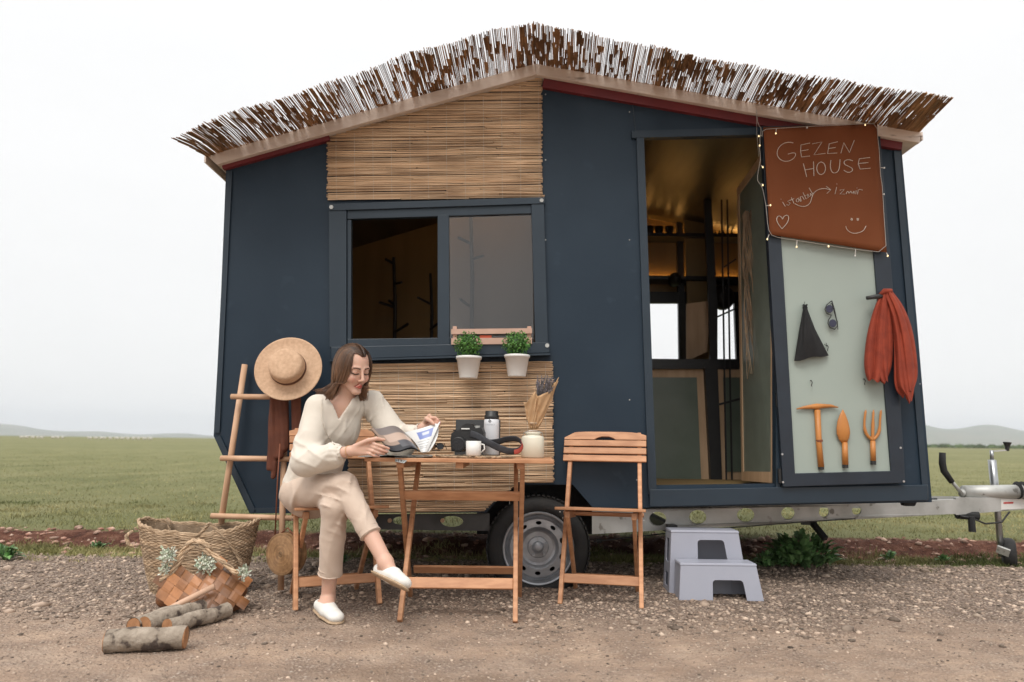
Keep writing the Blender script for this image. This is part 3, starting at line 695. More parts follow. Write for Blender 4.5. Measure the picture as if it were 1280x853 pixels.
# outer flange pieces
def bar(m, a, b, c, d, Y, th): m.prism(poly([a, b, c, d], Y), (0, th, 0))
bar(fr, (411,255), (681,246.5), (681,254.5), (411,263.5), yw, .06)          # head
bar(fr, (414,434), (686,428), (687,441), (414,449.5), yw, .06)                # sill
bar(fr, (411,263.6), (433,263), (433,434), (412,434.5), yw+.006, .05)         # left jamb
bar(fr, (664,255.2), (680,254.7), (685,428), (669,428.5), yw+.006, .05)       # right jamb
win = fr.build('window', NAVY2, house, bevel=.002)
m = MB()
bar(m, (434,262.9), (664,256), (664,267), (434,274), yw+.016, .04)
bar(m, (547,269), (561,268.5), (562,433), (547,433.5), yw+.010, .045)
bar(m, (434,275), (439,275), (439,433), (434,433), yw+.018, .04)
bar(m, (434,424), (664,421), (669,432), (434,435), yw+.016, .04)
m.build('sash_frame', NAVY2, win, bevel=.002)
m = MB(); m.prism(poly([(561,266), (665,263), (667,424), (562,426)], yw+.03), (0, .004, 0)); m.build('pane', GLASS, win)
m = MB(); a_, b_2 = W(559,266,4.46), W(680,440,4.46); m.box(((a_.x+b_2.x)/2, 4.46, (a_.z+b_2.z)/2), (b_2.x-a_.x, .006, a_.z-b_2.z+.1)); m.build('reflection_sheet', mat('grey_reflection', (.20,.175,.155), (.16,.14,.125), rough=.9, scale=2), win)  # added grey sheet, its colour standing in for the pane's milky reflection
m = MB()
for p in ((414,259), (677,250.5), (684,432)): c = wp(*p, yw-.005); m.tube([c, c+V((0,.01,0))], .012, 10)
split_build(m, 'corner_cap', SILVER, win)
m = MB(); m.hexa([wp(412,452,YF-.09), wp(688,444,YF-.09), wp(688,444,YF), wp(412,452,YF), wp(412,449.8,YF-.09), wp(688,441.5,YF-.09), wp(688,441.5,YF), wp(412,449.8,YF)])
m.build('sill', NAVY2, win)
# ---- reed screens
def screen(name, rows, Y, strings, label):
    m = MB(); Y_0 = Y
    for (py, xl, xr) in rows+[(r_[0]+.9, r_[1], r_[2]) for r_ in rows[:-1]]:
        Y = Y_0 if (py, xl, xr) in rows else Y_0+.0055
        a = xl + random.uniform(-1.5, 1.5)
        while a < xr-2:
            b = min(xr+random.uniform(-2, .8), a + random.uniform(60, 400)) if random.random() < .8 else xr+random.uniform(-2.5, .5)
            if xr-b < 30: b = xr+random.uniform(-2, .6)
            r = random.uniform(.0024, .0048); n_ = max(3, int((b-a)/40)); j0 = random.uniform(-.8,.8); sl = random.uniform(-.006,.006)
            slope = -.012
            pts = [W(a+(b-a)*k/n_, py + slope*(a+(b-a)*k/n_-545) + j0 + sl*(b-a)*(k/n_-.5) + random.uniform(-.35,.35), Y-random.uniform(0,.008)) for k in range(n_+1)]
            m.tube(pts, [r*random.uniform(.85,1.1) for _ in pts], 6, t=random.random())
            a = b+random.uniform(.5, 2)
    o = m.build(name, REED, house, smooth=True)
    if label: o['label'] = label
    s_ = MB()
    for (x0, y0, x1, y1) in strings: s_.tube([W(x0, y0, Y-.013), W((x0+x1)/2+random.uniform(-.5,.5), (y0+y1)/2, Y-.014), W(x1, y1, Y-.013)], .0008, 4)
    s_.build('binding_string', STRING, o)
rows = []; py = 98
while py < 250:
    xl = 409.5 if py > 170 else 409.5+(170-py)*(672-409.5)/(170-93)
    rows.append((py, min(xl, 640), 678 + (3 if py > 244 else 0))); py += random.uniform(1.5, 2.05)
screen('reed_screen', rows, YF-.015, [(x, max(100+(672-x)*.29, 98), x+1, 250) for x in range(420, 675, 23)], 'upper reed screen filling the gable above the window')
rows = []; py = 455
while py < 641:
    xr = 691+(py-450)*.012
    if py > 603: xr = 650-(py-603)*1.25
    rows.append((py, 436, xr)); py += random.uniform(1.5, 2.1)
screen('reed_screen', rows, YF-.02, [(x, 455, x+1, 602 if x > 640 else 630) for x in range(452, 690, 23)], 'lower reed screen running from the window sill down to the wheel arch')
# ---- wheel arch, chassis, axle, wheel
m = MB()
pr(m, [(596,636),(632,596),(722,596),(756,634),(756,668),(596,668)], YF+.30, .01)
m.hexa([W(608,641,YF+.05), W(640,606,YF+.05), V((W(640,606,YF+.05).x,4.35,W(640,606,YF+.05).z)), V((W(608,641,YF+.05).x,4.35,W(608,641,YF+.05).z)), W(608,641,YF+.05)+V((0,0,.01)), W(640,606,YF+.05)+V((0,0,.01)), V((W(640,606,YF+.05).x,4.35,W(640,606,YF+.05).z+.01)), V((W(608,641,YF+.05).x,4.35,W(608,641,YF+.05).z+.01))])
m.build('wheel_arch', DARK, house)
def hole(cx, cy, rx, ry, n=14): return [(cx+rx*math.cos(2*PI*k/n), cy+ry*math.sin(2*PI*k/n)) for k in range(n)]
m = MB()   # dark longeron behind the wheel, left part
pr(m, [(470,643),(612,642),(612,664),(470,662)], YF+.06, .004, [hole(500,651,9,5), hole(565,652,14,7)])
m.build('rear_beam', mat('dull_steel', (.10,.10,.10), (.06,.06,.06), rough=.6, metallic=.3), house)
m = MB()
y0b, y1b = YF+.03, 5.0
def bp_(px, py): 
    u = min(max((px-740)/(1262-740), 0), 1.05); return W(px, py, y0b+(y1b-y0b)*u*0.9)
top = lambda px: 637.5 - (px-740)*.0285; bot = lambda px: 668 - (px-740)*.056
ks = [740,800,860,920,980,1040,1100,1160,1195]
outer = [bp_(x_, top(x_)) for x_ in ks]+[bp_(x_, bot(x_)) for x_ in reversed(ks)]
holes = []
for cx, rx, ry in ((822,11,9),(872,11,9),(932,11,9),(985,8.5,8),(1030,6.5,7),(1071,6,6)):
    cy = (top(cx)+bot(cx))/2-.5; holes.append([bp_(a, b) for a, b in hole(cx, cy, rx, ry)])
m.prism(outer, (.012,.035,0), holes)
outer = [bp_(1195,622.5), bp_(1290,621.5), bp_(1290,636), bp_(1195,644)]
m.prism(outer, (.012,.05,0)); bt = m
ch = m.build('drawbar', SILVER, house)
m = MB()
a = bp_(745, 640); b = bp_(1180, 627)
m.beam(V((a.x,a.y+.1,a.z+.01)), V((b.x,b.y+.1,b.z+.01)), .04, .01)
for px in (800,): c = W(px, 640, 5.2); m.box((c.x, 5.0, c.z), (.05, 1.7, .05))
m.tube([W(673,686,4.2), V((W(673,686,4.2).x, 5.9, W(673,686,4.2).z))], .035, 10)
m.box((.2, 5.95, W(640,660,4.1).z), (3.4, .04, .09))
m.build('axle_frame', BLACK, house)
# other longeron
m = MB(); c0 = W(475,652,4.1); m.box((.35, 5.85, c0.z), (2.9, .035, .09)); m.beam(V((1.7,5.85,c0.z)), V((bp_(1262,632).x, 5.1, bp_(1262,632).z)), .035, .09); m.build('far_beam', SILVER, house)
m = MB(); m.tube([W(742,677,4.25), W(860,664,4.3), W(1000,653,4.45), W(1190,641,4.9)], .0035, 6); m.tube([W(746,676.6,4.25), W(752,676,4.25)], .012, 8); m.build('brake_rod', BLACK, house)
m = MB(); m.beam(W(1014,652,4.6), W(1032,674,4.5), .03, .03); m.beam(W(1002,652,4.6), W(1020,652,4.6), .04, .03); m.build('prop_leg', BLACK, house)
m = MB(); c = W(1140,632,4.3)
pr(m, [(1131,629),(1146,628.5),(1143,633),(1133,633)], 4.25, .04); pr(m, [(1129,628),(1146,628),(1144,632.5),(1131,632.5)], 4.2, .04); m.build('rubber_stop', DARK, house)
# reflectors under the left part
m = MB()
for px in (487, 553): c = wp(px, 651, YF+.05); m.tube([c, c+V((0,.012,0))], .012, 12)
split_build(m, 'side_reflector', STRAW, house)
# wheel
wc = W(673, 686, 4.06); RY = .287
wheel = MB(); prof = []
M_ = Matrix.Translation(wc + V((0,.0,0))) @ Matrix.Rotation(rad(90), 4, 'X')
hw = .0825
tp_ = [(.196,-hw+.012),(.205,-hw),(.235,-hw-.004),(.262,-hw+.004),(.278,-hw+.02),(.287,-hw+.036),(.288,0),(.287,hw-.036),(.278,hw-.02),(.262,hw-.004),(.235,hw),(.2,hw),(.19,0),(.196,-hw+.012)]
# z of lathe -> -Y after rotation: front is +z
wheel.lathe([(r, -z) for r, z in tp_], 64, Matrix.Translation((0,.09,0)) @ M_, caps=False)
for k in range(64):   # tread blocks
    a = 2*PI*k/64
    for zz in (-.055, -.02, .02, .055):
        wheel.box(wc+V((.289*math.cos(a), .09+zz, .289*math.sin(a))), (.008,.028,.018), Matrix.Rotation(-a, 3, 'Y'))
ty = wheel.build('wheel', TYRE, house, smooth=False)
for p in ty.data.polygons: p.use_smooth = len(p.vertices) == 4 and p.index < 64*13
m = MB(); off = Matrix.Translation((0,.09,0)) @ M_
m.lathe([(.198,.07),(.201,.078),(.196,.084),(.188,.082),(.184,.066),(.176,.050),(.170,.045)], 64, off, caps=False)
# disc with holes: ring sector plates
N = 72; 
def disc(r0, z0, r1, z1, gap=None):
    for k in range(N):
        a0, a1 = 2*PI*k/N, 2*PI*(k+1)/N
        if gap and gap(k): continue
        P = lambda r, z, a: off @ V((r*math.cos(a), r*math.sin(a), z))
        m.add([P(r0,z0,a0), P(r0,z0,a1), P(r1,z1,a1), P(r1,z1,a0), P(r0,z0-.004,a0), P(r0,z0-.004,a1), P(r1,z1-.004,a1), P(r1,z1-.004,a0)], [(0,1,2,3),(7,6,5,4),(0,4,5,1),(2,6,7,3),(1,5,6,2),(0,3,7,4)])
g1 = lambda k: k % 6 in (2,3,4)
disc(.170,.045,.158,.060, None); disc(.116,.064,.108,.055)
circ = lambda r, n_: [off @ V((r*math.cos(2*PI*k/n_), r*math.sin(2*PI*k/n_), .064)) for k in range(n_)]
def oval_(a): 
    c_ = .137; return [off @ V(((c_+.0105*math.cos(t_))*math.cos(a)-.0165*math.sin(t_)*math.sin(a), (c_+.0105*math.cos(t_))*math.sin(a)+.0165*math.sin(t_)*math.cos(a), .064)) for t_ in [2*PI*k/14 for k in range(14)]]
m.prism(circ(.158, 72), (0,.004,0), [circ(.116, 60)]+[oval_(2*PI*k/10+.3) for k in range(10)])
m.lathe([(.108,.055),(.098,.040),(.085,.034),(.060,.034),(.056,.040),(.034,.042)], 48, off, caps=False)
m.lathe([(.034,.042),(.030,.062),(.022,.070),(.014,.074),(.0001,.075)], 24, off, caps=False)
for k in range(5):
    a = 2*PI*k/5+.4; c = off @ V((.049*math.cos(a), .049*math.sin(a), .038)); m.tube([c, c+V((0,-.016,0))], [.010,.008], 6)
rim = m.build('rim', RIM, ty, smooth=False, bevel=0)
m = MB(); m.lathe([(.17,.01),(.0001,.01)], 32, off); m.build('brake_drum', BLACK, ty)
# ---- front gear: jockey wheel, hand brake, coupling
YJ = 5.05
m = MB(); m.tube([W(1240,575,YJ), W(1243.5,610,YJ), W(1247,640,YJ), W(1252,696,YJ)], [.026,.026,.02,.02], 14); m.tube([W(1239.5,563,YJ), W(1240,576,YJ)], .012, 10)
jk = m.build('jockey_post', mat('zinc', (.45,.46,.47), (.32,.33,.34), rough=.3, metallic=.8), house, smooth=True)
m = MB(); m.beam(W(1238,564.5,YJ), W(1258,563,YJ), .008, .012); m.build('crank', STEEL, jk)
m = MB(); m.tube([W(1259,564,YJ), W(1259,558,YJ), W(1259,553,YJ)], [.012,.016,.028], 8); m.build('crank_knob', BLACK, jk)
m = MB(); c = W(1261,692,YJ+.02); RR = .105
m.lathe([(.05,-.035),(.09,-.04),(.103,-.025),(.106,0),(.103,.025),(.09,.04),(.05,.035)], 28, Matrix.Translation(c) @ Matrix.Rotation(rad(60), 4, 'Z') @ Matrix.Rotation(rad(90), 4, 'X'), )
jw = m.build('jockey_wheel', TYRE, house, smooth=True)
m = MB(); m.lathe([(.0001,-.03),(.055,-.034),(.055,.034),(.0001,.03)], 20, Matrix.Translation(c) @ Matrix.Rotation(rad(60), 4, 'Z') @ Matrix.Rotation(rad(90), 4, 'X')); m.beam(W(1246,686,YJ-.02), W(1262,692,YJ-.07), .02, .05); m.build('fork', SILVER, jw)
m = MB(); m.tube([W(1178,566,YJ-.2), W(1178,580,YJ-.2), W(1180,589,YJ-.2), W(1190,603,YJ-.2)], [.02,.022,.022,.018], 10); m.build('brake_grip', DARK, house, smooth=True)
m = MB(); m.tube([W(1188,600,YJ-.2), W(1203,618,YJ-.2)], .012, 10); m.tube([W(1202,618,YJ-.2), W(1206,612,YJ-.1)], .02, 10); m.build('brake_lever', SILVER, house, smooth=True)
m = MB(); m.tube([W(1204,615.5,YJ-.15), W(1275,614.5,YJ-.15)], [.045,.045], 16); m.tube([W(1275,614.5,YJ-.15), W(1300,615,YJ-.15), W(1330,618,YJ-.15)], [.05,.04,.04], 14); m.ell(W(1345,621,YJ-.15), (.08,.05,.05)); m.build('coupling', SILVER, house, smooth=True)
m = MB()
for k in range(5): q = W(1272+k*6, 613, YJ-.15); m.tube([q-V((.012,0,0)), q, q+V((.012,0,0))], [.045,.06,.045], 16)
m.build('rubber_boot', DARK, house)
m = MB(); m.prism([bp_(1251,624.5)+V((0,-.003,0)), bp_(1284,623.5)+V((0,-.003,0)), bp_(1284,635.5)+V((0,-.003,0)), bp_(1251,637.5)+V((0,-.003,0))], (0,.002,0)); st = m.build('type_plate', WHITEP, house)
m = MB(); m.prism([bp_(1254,628)+V((0,-.005,0)), bp_(1266,627.6)+V((0,-.005,0)), bp_(1266,629.6)+V((0,-.005,0)), bp_(1254,630)+V((0,-.005,0))], (0,.002,0)); m.build('red_mark', mat('red_ink', (.5,.03,.02)), st)
m = MB(); m.tube([W(1200,645,YJ-.25), W(1215,648,YJ-.25), W(1232,655,YJ-.2), W(1252,653,YJ-.2), W(1262,640,YJ-.2)], .006, 8); m.build('brake_cable', BLACK, house, smooth=True)
m = MB(); m.tube([W(1214,646,YJ-.25), W(1215.5,665,YJ-.25)], [.02,.022], 10); m.tube([W(1196,643,YJ-.2), W(1222,645,YJ-.2)], .03, 10); m.build('plug', DARK, house)
# ---- interior fittings
m = MB(); zc = W(850,456,5.5).z
m.box(((W(806,456,5.3).x+W(960,456,5.3).x)/2, 5.65, zc-.015), (1.0, .75, .03)); m.build('counter', BLACK, house)
m = MB(); Yc = 5.27
pr(m, [(812,462),(888,462),(892,608),(812,608)], Yc, .02); pr(m, [(896,462),(934,462),(938,600),(900,600)], Yc-.02, .02); cab = m.build('cabinet', PLYP, house)
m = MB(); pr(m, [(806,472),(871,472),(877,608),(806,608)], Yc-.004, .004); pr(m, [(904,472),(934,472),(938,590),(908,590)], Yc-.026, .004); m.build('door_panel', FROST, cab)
m = MB()
pr(m, [(881,456),(897,456),(903,608),(889,608)], Yc-.05, .05); pr(m, [(812,449),(930,449),(930,461),(812,461)], Yc-.04, .05)
pr(m, [(848,378),(860,378),(862,452),(849,452)], YB-.05, .04); pr(m, [(846,262),(853,262),(856,380),(848,380)], YB-.06, .04)
pr(m, [(806,449),(925,449),(925,456),(806,456)], YB-.05, .04); pr(m, [(806,365),(925,365),(925,379),(806,379)], YB-.05, .04)
pr(m, [(880,250),(889,245),(897,380),(897,455),(888,455),(886,380)], 5.35, .03)
pr(m, [(918,378),(930,378),(930,456),(921,456)], YB-.05, .04)
split_build(m, 'black_frame', BLACK, house)
m = MB(); pr(m, [(855,270),(884,262),(888,452),(862,452)], 5.9, .02); m.build('plywood_door', PLY, house)
m = MB(); pr(m, [(858,380),(888,376),(884,440),(858,452)], 5.5, .015); m.build('cupboard_door', PLYP, house)
m = MB()
for x_ in (902, 909): m.tube([W(x_,250,5.1), W(x_+3,440,5.1), W(x_+6,600,5.1)], .007, 6)
m.tube([W(893,398,5.1), W(926,383,5.1)], .006, 6); m.tube([W(898,506,5.1), W(928,498,5.1)], .008, 6); m.tube([W(905,334,5.1), W(920,324,5.1)], .006, 6)
split_build(m, 'glazing_bar', BLACK, house)
m = MB(); zsh1 = W(830,302,YB).z; zsh2 = W(830,354,YB).z
xa, xb_ = W(800,300,5.9).x, W(934,300,5.9).x
for z_ in (zsh1, zsh2): m.box(((xa+xb_)/2, YB-.11, z_), (xb_-xa, .2, .03))
split_build(m, 'shelf', BLACK, house)
m = MB()
for z_ in (zsh1, zsh2): m.box(((xa+xb_)/2, YB-.03, z_+.022), (xb_-xa-.02, .012, .010))
q0, q1 = W(800,266,YB-.03), W(846,277,YB-.03); m.beam(q0, q1, .012, .012)
m.box((-.5, 4.2, 2.32), (1.2, .012, .010)); split_build(m, 'led_strip', LED, house)  # this last strip is unseen, added above the window to light the interior
# inner door, opened inwards, hinged at the right jamb
m = MB()
A0, A1 = W(966,604,YF+.06), W(966,172,YF+.06); 
B0, B1 = W(927,601,4.75), W(921,236,4.75)
def onp(u, v): 
    lo_ = A0.lerp(B0, u); hi_ = A1.lerp(B1, u); return lo_.lerp(hi_, v)
nrm = (B0-A0).cross(A1-A0).normalized()*.02
def ppl(m, u0, u1, v0, v1, o=0, th=1): 
    m.hexa([onp(u0,v0)+nrm*o, onp(u1,v0)+nrm*o, onp(u1,v0)+nrm*(o+th), onp(u0,v0)+nrm*(o+th), onp(u0,v1)+nrm*o, onp(u1,v1)+nrm*o, onp(u1,v1)+nrm*(o+th), onp(u0,v1)+nrm*(o+th)])
ppl(m, 0, .06, 0, 1); ppl(m, .94, 1, 0, 1); ppl(m, .06, .94, 0, .03); ppl(m, .06, .94, .97, 1)
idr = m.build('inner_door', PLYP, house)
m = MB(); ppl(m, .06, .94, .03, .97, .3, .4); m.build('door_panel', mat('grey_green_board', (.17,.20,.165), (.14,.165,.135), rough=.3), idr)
# outer door leaf, folded back flat against the wall
YD = YF-.055
m = MB()
od = [(952,158),(1099,154),(1118,380),(1132,604),(979,609),(966,400)]
pan = [(968,172),(1081,172),(1095,350),(1114,589),(994,592),(980,350)]
pr(m, od, YD, .045, [pan]); door = m.build('outer_door', mat('door_navy', (.011,.017,.027), (.014,.022,.034), rough=.4), house, bevel=.003)
m = MB(); pr(m, [(967,171),(1082,171),(1096,350),(1115,590),(993,593),(979,350)], YD+.012, .02); m.build('door_panel', SAGE, door)
m = MB()
for px, py in ((972,500),(972,300),(975,595)): c = W(px, py, YD+.02); m.tube([c-V((0,0,.04)), c+V((0,0,.04))], .011, 10)
split_build(m, 'hinge', BLACK, door)
m = MB()
for px, py in ((978,568),(979,603),(1130,602),(1126,560)): c = W(px, py, YD-.004); m.tube([c, c+V((0,.006,0))], .006, 8)
split_build(m, 'screw', STEEL, door)
m = MB(); c = W(1098,371,YD-.045); m.tube([W(1083,373,YD-.055), W(1098,370.5,YD-.055), W(1108,371,YD-.05)], [.010,.014,.014], 8, flat=.6); m.tube([W(1108,371,YD-.05), W(1108,371,YD)], .014, 10); m.build('handle', BLACK, door, smooth=True)
for px, py in ((1003,382),(1038,380),(1013,476),(1079,474),(1033,432)):
    m = MB(); a = W(px, py, YD+.012); m.tube([a, a+V((0,-.012,.0)), a+V((.003,-.018,-.012)), a+V((-.002,-.016,-.028)), a+V((-.006,-.026,-.034))], .0022, 6); m.build('hook', BLACK, door, smooth=True)
m = MB()   # branches holding coats inside the window: two black forked wall racks
def rack(px, y0, y1, br, Y, nm='coat_rack', M=BLACK, r=.016, lab=None):
    m = MB(); m.tube([W(px, y0, Y), W(px+2, (y0+y1)/2, Y), W(px+1, y1, Y)], [r*.8, r, r], 8)
    for (bx, by, ex, ey) in br: m.tube([W(bx, by, Y), W((bx+ex)/2, (by+ey)/2, Y-.04), W(ex, ey, Y-.08)], [r*.8, r*.75, r*.7], 8)
    return tag(m.build(nm, M, at=(W(px, y1, Y).x, Y, W(px, y1, Y).z)), lab, 'coat rack')
rack(492, 322, 436, [(492,384,474,378),(492,380,486,376),(493,416,510,405),(492,330,482,324),(494,355,502,353)], YB-.25, lab='black forked coat rack behind the open left half of the window, twiggy one')
rack(538, 342, 436, [(538,380,522,372),(538,412,548,404)], YB-.25, r=.014, lab='plain black coat rack behind the open window, right of the twiggy one')
rack(588.5, 270, 426, [(587,304,573,297),(590,324,604,320),(587,383,575,374)], 4.40, r=.013, M=mat('blue_grey_metal', (.035,.045,.06)), lab='tall dark coat rack seen through the right window pane')
# ------------------------------------------------------------------ folding chairs
def folding_chair(label):
    t = thing('folding_chair', (0,0,0), label, 'chair', 'teak folding chairs')
    for sx in (-1, 1):
        m = MB(); m.beam((sx*.200,-.21,0), (sx*.188,.205,.852), .022, .038, t=random.random()); m.build('leg', TEAK, t, bevel=.004)
        m = MB(); m.beam((sx*.168,.20,0), (sx*.168,-.17,.435), .020, .034, t=random.random()); m.build('leg', TEAK, t, bevel=.004)
        m = MB(); m.beam((sx*.168,-.19,.436), (sx*.168,.09,.416), .026, .034, t=.4); m.build('seat_rail', TEAK, t, bevel=.003)
    m = MB()
    for k in range(6):
        y0 = -.225+k*.056; z = .468-.0045*k; wd = .455-.012*k
        m.box((0, y0+.025, z), (wd, .048, .014), Matrix.Rotation(rad(-4), 3, 'X'), t=random.uniform(.3,.8))
    m.build('seat', TEAK, t, bevel=.003)
    for z, hh in ((.715,.036),(.756,.036),(.797,.036)):
        m = MB(); y = -.21+.415*(z/.852)-.028; m.box((0, y, z), (.455, .014, hh), Matrix.Rotation(rad(-22), 3, 'X'), t=random.uniform(.4,.8)); m.build('back_slat', TEAK, t, bevel=.003)
    m = MB(); R = Matrix.Rotation(rad(-22), 3, 'X'); c = V((0, -.21+.415*(.84/.852)-.028, .84)); pts = []
    for k in range(13):
        a = -1+2*k/12; pts.append(c + R @ V((a*.2275, 0, .024 - .020*abs(a)**5)))
    low = [c + R @ V((x_, 0, z_)) for x_, z_ in ((.2275,-.022),(.06,-.022),(.045,-.012),(.02,-.004),(-.02,-.004),(-.045,-.012),(-.06,-.022),(-.2275,-.022))]
    m.prism(pts+low, R @ V((0,.014,0)), t=.6); m.build('back_slat', TEAK, t, bevel=.003)
    for (y, z, hh, wd) in ((-.152,.118,.045,.378), (.135,.078,.042,.316)):
        m = MB(); m.box((0, y, z), (wd, .014, hh), Matrix.Rotation(rad(-20 if y < 0 else 40), 3, 'X'), t=random.random()); m.build('stretcher', TEAK, t, bevel=.003)
    m = MB(); m.tube([(-.212,.016,.425), (.212,.016,.425)], .011, 10); m.build('pivot_rod', TEAK, t)
    for sx in (-1, 1):
        m = MB(); m.tube([(sx*.210,-.012,.40),(sx*.215,-.012,.40)], .006, 8); m.build('bolt', STEEL, t)
    return t
def place(t, a, b, half=.20, fy=-.21):   # left and right front feet on the ground
    mid = (a+b)/2; d = (b-a).normalized(); yaw = math.atan2(d.y, d.x); f = V((math.sin(yaw), -math.cos(yaw), 0))
    t.location = V((mid.x, mid.y, 0)) - f*.21; t.rotation_euler = (0,0,yaw)
c1 = folding_chair('empty teak folding chair standing at the right end of the table'); place(c1, H(700,756), H(802,762))
c2 = copy_tree(c1); c2['label'] = 'teak folding chair the woman sits on'; place(c2, H(373,764), H(471,756))
# ------------------------------------------------------------------ table
tb = thing('folding_table', (-.25,3.55,0), 'slatted teak folding table with crossed legs holding the camera and the flask', 'table')
ZT = .722
FL, FR = H(452,577,ZT-.01), H(692,575.5,ZT-.01); FL = V((W(455,577,3.27).x, 3.27, ZT)); FR = V((W(692.5,575.5,3.27).x, 3.27, ZT)); RLx, RRx = FL.x, FR.x+.03
m = MB()
for k in range(7):
    y = 3.27+k*.085; m.box(((FL.x+FR.x)/2+k*.003, y+.039, ZT-.010), (FR.x-FL.x, .078, .018), t=random.uniform(.35,.8))
m.build('tabletop', TEAK, tb, bevel=.003)
m = MB()
for x_ in (FL.x+.16, FR.x-.15, (FL.x+FR.x)/2): m.box((x_, 3.55, ZT-.033), (.035, .50, .026))
split_build(m, 'batten', TEAK, tb, bevel=.002)
xl, xr = H(500,777).x, H(644,779).x
for x_, dx in ((xl,0), (xr,0)):
    s_ = 1 if x_ == xl else -1
    m = MB(); m.beam((x_, 3.30, 0), (x_, 3.80, ZT-.03), .022, .038, t=.6); m.build('leg', TEAK, tb, bevel=.004)
    m = MB(); m.beam((x_-s_*.026, 3.83, 0), (x_-s_*.026, 3.32, ZT-.03), .022, .038, t=.3); m.build('leg', TEAK, tb, bevel=.004)
def tbar(z, y, wd, h, x0, x1, tilt): m = MB(); m.box(((x0+x1)/2, y, z), (x1-x0, .014, h), Matrix.Rotation(rad(tilt), 3, 'X'), t=random.uniform(.3,.7)); m.build('stretcher', TEAK, tb, bevel=.003)
tbar(.148, 3.405, 0, .052, xl+.011, xr-.011, -35)
tbar(.155, 3.72, 0, .045, xl, xr, 35)
tbar(.545, 3.425, 0, .050, xl-.038, xr+.038, 35)
# ------------------------------------------------------------------ plastic step stool
st = thing('step_stool', H(892,750), 'lavender grey plastic step stool with two steps', 'step stool')
O = H(905,751.5); yaw = rad(-5)
Rz = Matrix.Rotation(yaw, 3, 'Z')
K = O.y/885*1.0
def sp(px, py, dy): # stool point: pixel on the front plane pushed back by dy
    q = W(px, py, O.y); return V((q.x, O.y+dy + (px-892)*.0002, q.z))
def shell(front, openf, dfr, dbk, inset, name, side_open=True):
    # front: [bl, br, tr, tl] in world at front; back plane at dbk, walls 8 mm
    pass
def wall(m, q, hole=None, th=.006, out=None):    # q: 4 corners; hole in uv
    a, b, c, d = q; f = lambda u, v: (a.lerp(b, u)).lerp(d.lerp(c, u), v)
    n_ = (b-a).cross(d-a).normalized()*th
    m.prism(q, n_, [[f(u, v) for u, v in hole]] if hole else [])
def rr(u0, u1, v0, v1, ru=.06, rv=.08, taper=0, top=True, bottom=True):
    P = []
    for cu, cv, s, e in ((u1-ru, v1-rv, 0, 90), (u0+ru, v1-rv, 90, 180), (u0+ru, v0+rv, 180, 270), (u1-ru, v0+rv, 270, 360)):
        for k in range(5):
            a = rad(s+(e-s)*k/4); v = cv+rv*math.sin(a); P.append((cu+ru*math.cos(a)+(taper*(0.5-cu)*(v-v0)), v))
    return P
def arch(q, u0, u1, vt, ru=.05, rv=.09, taper=.0):   # outline of a panel whose bottom is cut by an arch
    a, b, c, d = q; f = lambda u, v: (a.lerp(b, u)).lerp(d.lerp(c, u), v); P = [f(0,0), f(u0,0)]
    u0t, u1t = u0+taper, u1-taper
    for k in range(6): t_ = rad(180-90*k/5); P.append(f(u0t+ru+ru*math.cos(t_), vt-rv+rv*math.sin(t_)))
    for k in range(6): t_ = rad(90-90*k/5); P.append(f(u1t-ru+ru*math.cos(t_), vt-rv+rv*math.sin(t_)))
    return P + [f(u1,0), f(1,0), f(1,1), f(0,1)]
def frustum(m, BLf, BRf, TLf, TRf, dep_b, dep_t, sidehole=None, frontarch=None, fronthole=None):
    bk = lambda p, d: V((p.x+.0, p.y+d, p.z))
    a, b, c, d = BLf, BRf, TRf, TLf
    tb_ = [V((d.x, d.y+.03, d.z)), V((c.x, c.y+.03, c.z))]
    d2, c2_ = V((d.x, a.y+.025, d.z)), V((c.x, a.y+.025, c.z))
    A, B = V((a.x+.01, a.y+dep_b, a.z)), V((b.x-.01, b.y+dep_b, b.z)); C, D = V((c.x, c2_.y+dep_t, c.z)), V((d.x, d2.y+dep_t, d.z))
    th = V((0,.006,0))
    if frontarch: m.prism(arch([a,b,c2_,d2], *frontarch), th)
    elif fronthole: 
        f = lambda u, v: (a.lerp(b, u)).lerp(d2.lerp(c2_, u), v); m.prism([a,b,c2_,d2], th, [[f(u,v) for u, v in rr(*fronthole)]])
    else: m.prism([a,b,c2_,d2], th)
    m.prism(arch([A,B,C,D], .25, .75, .45), -th)
    for (p, q_, r_, s_, sg) in ((a, A, D, d2, 1), (b, B, C, c2_, -1)):
        f = lambda u, v: (p.lerp(q_, u)).lerp(s_.lerp(r_, u), v)
        hs = [[f(u,v) for u, v in rr(*h_)] for h_ in (sidehole or [])]
        m.prism([p, q_, r_, s_], (sg*.006,0,0), hs)
    e = .004
    m.hexa([V((d2.x-e,d2.y-e,d2.z-.006)), V((c2_.x+e,c2_.y-e,c2_.z-.006)), V((C.x+e,C.y+e,C.z-.006)), V((D.x-e,D.y+e,D.z-.006)), V((d2.x,d2.y,d2.z+.006)), V((c2_.x,c2_.y,c2_.z+.006)), V((C.x,C.y,C.z+.006)), V((D.x,D.y,D.z+.006))])
m = MB()
zt1 = .178; zt2 = .325
yl = O.y
def atz(px, z, y): d = rayd(px, 700); q = W(px, 700, y); return V((q.x, y, z))
lowf = [atz(848,0,yl), atz(953.5,0,yl), atz(852,zt1,yl), atz(947,zt1,yl)]
frustum(m, lowf[0], lowf[1], lowf[2], lowf[3], .17, .13, frontarch=(.40,.80,.56,.045,.1,.01))
m.build('lower_step', STOOL, st, bevel=.004)
m = MB(); yu = yl+.165
upf = [atz(835,0,yu), atz(932,0,yu), atz(840,zt2,yu), atz(926,zt2,yu)]
